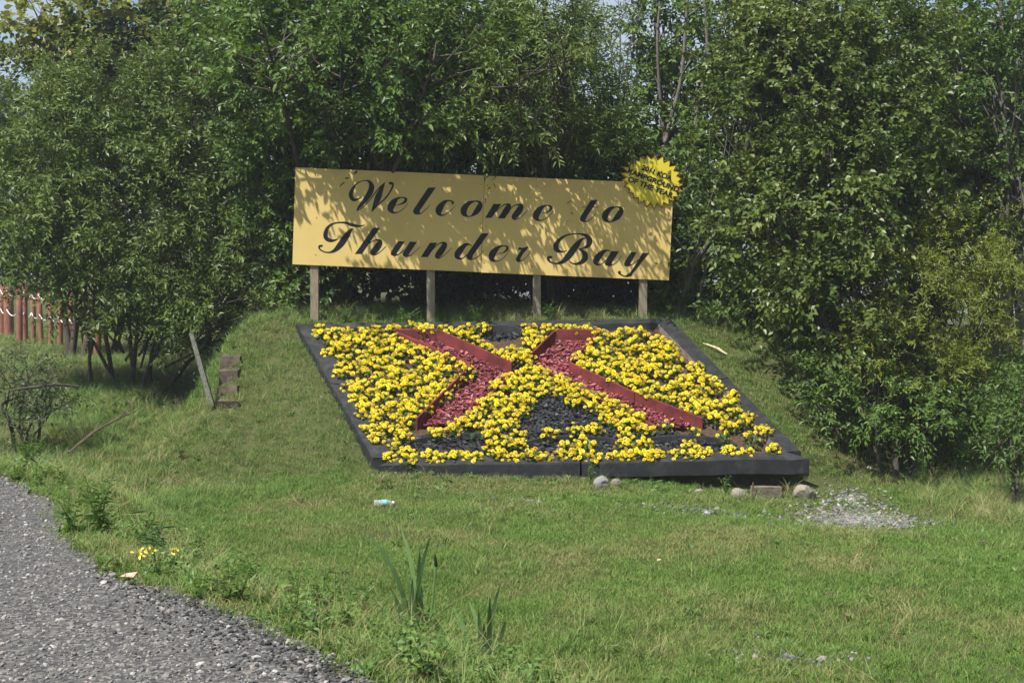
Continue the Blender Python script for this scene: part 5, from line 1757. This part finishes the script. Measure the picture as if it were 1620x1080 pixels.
for k, (fx, fy, fY, lb_) in enumerate([(224, 905, 6.95, 'yellow wildflower on the gravel edge, first of three from the road'), (245, 898, 7.0, 'yellow wildflower on the verge, middle of three'), (272, 890, 7.15, 'yellow wildflower on the verge, last of three toward the lawn')]):
    leafy_plant('wildflower', lb_, fx, fy, fY, .12, 2, .04, .012, 'leaf_weed', .025, 930 + k, cat='wildflower', flower='wild_petal', group='yellow wildflowers on the verge')
m, nt, out = new_mat('pink_paper')
principled(nt, out, (0.55, 0.33, 0.27), 0.8, 0.2)
pt = at(203, 916, 6.75)
b = Bag()
b.add([(-.035, -.02, .008), (.03, -.025, .004), (.04, .02, .022), (-.02, .025, .012), (-.03, -.015, .004), (.03, -.02, .0), (.035, .02, .018), (-.02, .02, .008)], BOXF[:, ::-1])
tag(link('dead_leaf', b.mesh('dead_leaf'), m, loc=(pt[0], pt[1], float(hgt(pt[0], pt[1])) + .012)), 'pinkish dead leaf on the gravel below the wildflowers', 'leaf')

def bare_tree(name, label, base_px, Yd, tips, seed):
    r = np.random.default_rng(seed)
    x = at(*base_px, Yd)[0]
    base = np.array([x, Yd, float(hgt(x, Yd))])
    root = empty(name, tuple(base))
    tag(root, label, 'tree')
    tb, bb = Bag(), Bag()
    fork = at(base_px[0] + 4, 300, Yd)
    tb.tube(cat_rom([base - np.array([0, 0, .1]), (base + fork) / 2 + np.array([.05, 0, 0]), fork], 5), np.linspace(.05, .035, 11), 7)
    for px, py in tips:
        tip = at(px, py, Yd + r.normal(0, .25))
        path = cat_rom([fork + (tip - fork) * 0.0, fork + (tip - fork) * .35 + r.normal(0, .08, 3), fork + (tip - fork) * .7 + r.normal(0, .06, 3), tip], 5)
        bb.tube(path, np.linspace(.024, .004, len(path)), 5)
        for q in range(5, len(path), 1):
            for _ in range(2):
                e = path[q] + np.array([r.normal(0, .28), r.normal(0, .15), r.uniform(.05, .42)])
                bb.tube([path[q], (path[q] + e) / 2 + r.normal(0, .025, 3), e], [.007, .005, .002], 3)
    for bag, nm in ((tb, 'trunk'), (bb, 'branches')):
        me = bag.mesh(nm, True)
        me.transform(Matrix.Translation(-Vector(root.location)))
        link(nm, me, M['bark_pale'], root)


bare_tree('bare_tree', 'leafless grey tree with fine twigs in the sky gap right of the willow', (985, 490), 22.4, [(952, -10), (975, -40), (1000, -30), (1012, 20), (962, 60), (1020, -60)], 77)

for k, (lx, ly, lY, lab) in enumerate([(1312, 936, 10.0, 'brown fallen leaf on the mown grass below the stone patch'), (1341, 965, 9.5, 'brown fallen leaf on the mown grass nearer the bottom edge'), (1555, 852, 12.0, 'brown fallen leaf near the bush at the right edge'), (1044, 884, 11.2, 'orange fallen leaf alone in the middle of the lawn')]):
    pt = at(lx, ly, lY)
    V_, Q_, A_ = leaf_batch(np.array([[-.03, 0, .0]]), np.array([[1.0, .2, .15]]), np.array([[0, .2, 1.0]]), np.array([.085]), np.array([.05]), .1, np.array([.5]), 'round')
    tag(link('fallen_leaf', mesh_np('fallen_leaf', V_, Q_, attrs={'var': A_}), M['twig'] if k < 3 else M['dry_stick'], loc=(pt[0], pt[1], float(hgt(pt[0], pt[1])) + .05), rot=(.2, 0, k * 1.3)), lab, 'leaf', 'fallen leaves on the lawn')

# far conifers beyond the fence, blue-green with distance
def conifer(px, Yd, h, w, label, seed):
    r = np.random.default_rng(seed)
    x = at(px, 500, Yd)[0]
    base = np.array([x, Yd, float(hgt(x, Yd))])
    root = empty('spruce_tree', tuple(base))
    tag(root, label, 'tree', 'far spruces past the fence')
    b = Bag()
    b.tube([(0, 0, -0.3), (0, 0, h * .5), (0, 0, h)], [0.16, 0.1, 0.02], 6)
    link('trunk', b.mesh('trunk'), M['bark'], root)
    n_ = 2600
    t = r.random(n_) ** 0.7
    z = h * (0.06 + 0.94 * t)
    az = r.random(n_) * 6.283
    rr = w * (1 - t) * (0.35 + 0.65 * r.random(n_)) * (1 + .25 * np.sin(z * 5 + az * 2))
    c = np.stack([rr * np.cos(az), rr * np.sin(az), z], 1)
    d = np.stack([np.cos(az), np.sin(az), -0.35 + 0 * az], 1) + r.normal(0, .25, (n_, 3))
    V_, Q_, A_ = leaf_batch(c, d, np.array([0, 0, 1.0]) + r.normal(0, .3, (n_, 3)), r.uniform(.3, .55, n_), r.uniform(.12, .2, n_), 0.2, r.random(n_))
    link('crown', mesh_np('crown', V_, Q_, False, {'var': A_}), M['conifer'], root)


conifer(-60, 60, 12.5, 2.6, 'far dark spruce at the left edge beyond the fence, nearer the frame', 801)
conifer(20, 70, 10.5, 2.4, 'far dark spruce glimpsed past the left shrub', 802)

# ------------------------------------------------------------------ thin scattering air, added to imitate a milky window-glass veil
b = Bag()
b.box((0, 290, 7.0), (530, 640, 22))
hz = link('veil_haze', b.mesh('veil_haze'))
m, nt, out = new_mat('veil_haze_air')
pv = nt.nodes.new('ShaderNodeVolumePrincipled')
pv.inputs['Color'].default_value = (0.86, 0.93, 1.0, 1)
pv.inputs['Density'].default_value = 0.0011
pv.inputs['Anisotropy'].default_value = 0.2
nt.links.new(pv.outputs['Volume'], out.inputs['Volume'])
hz.data.materials.append(m)
tag(hz, kind='stuff')
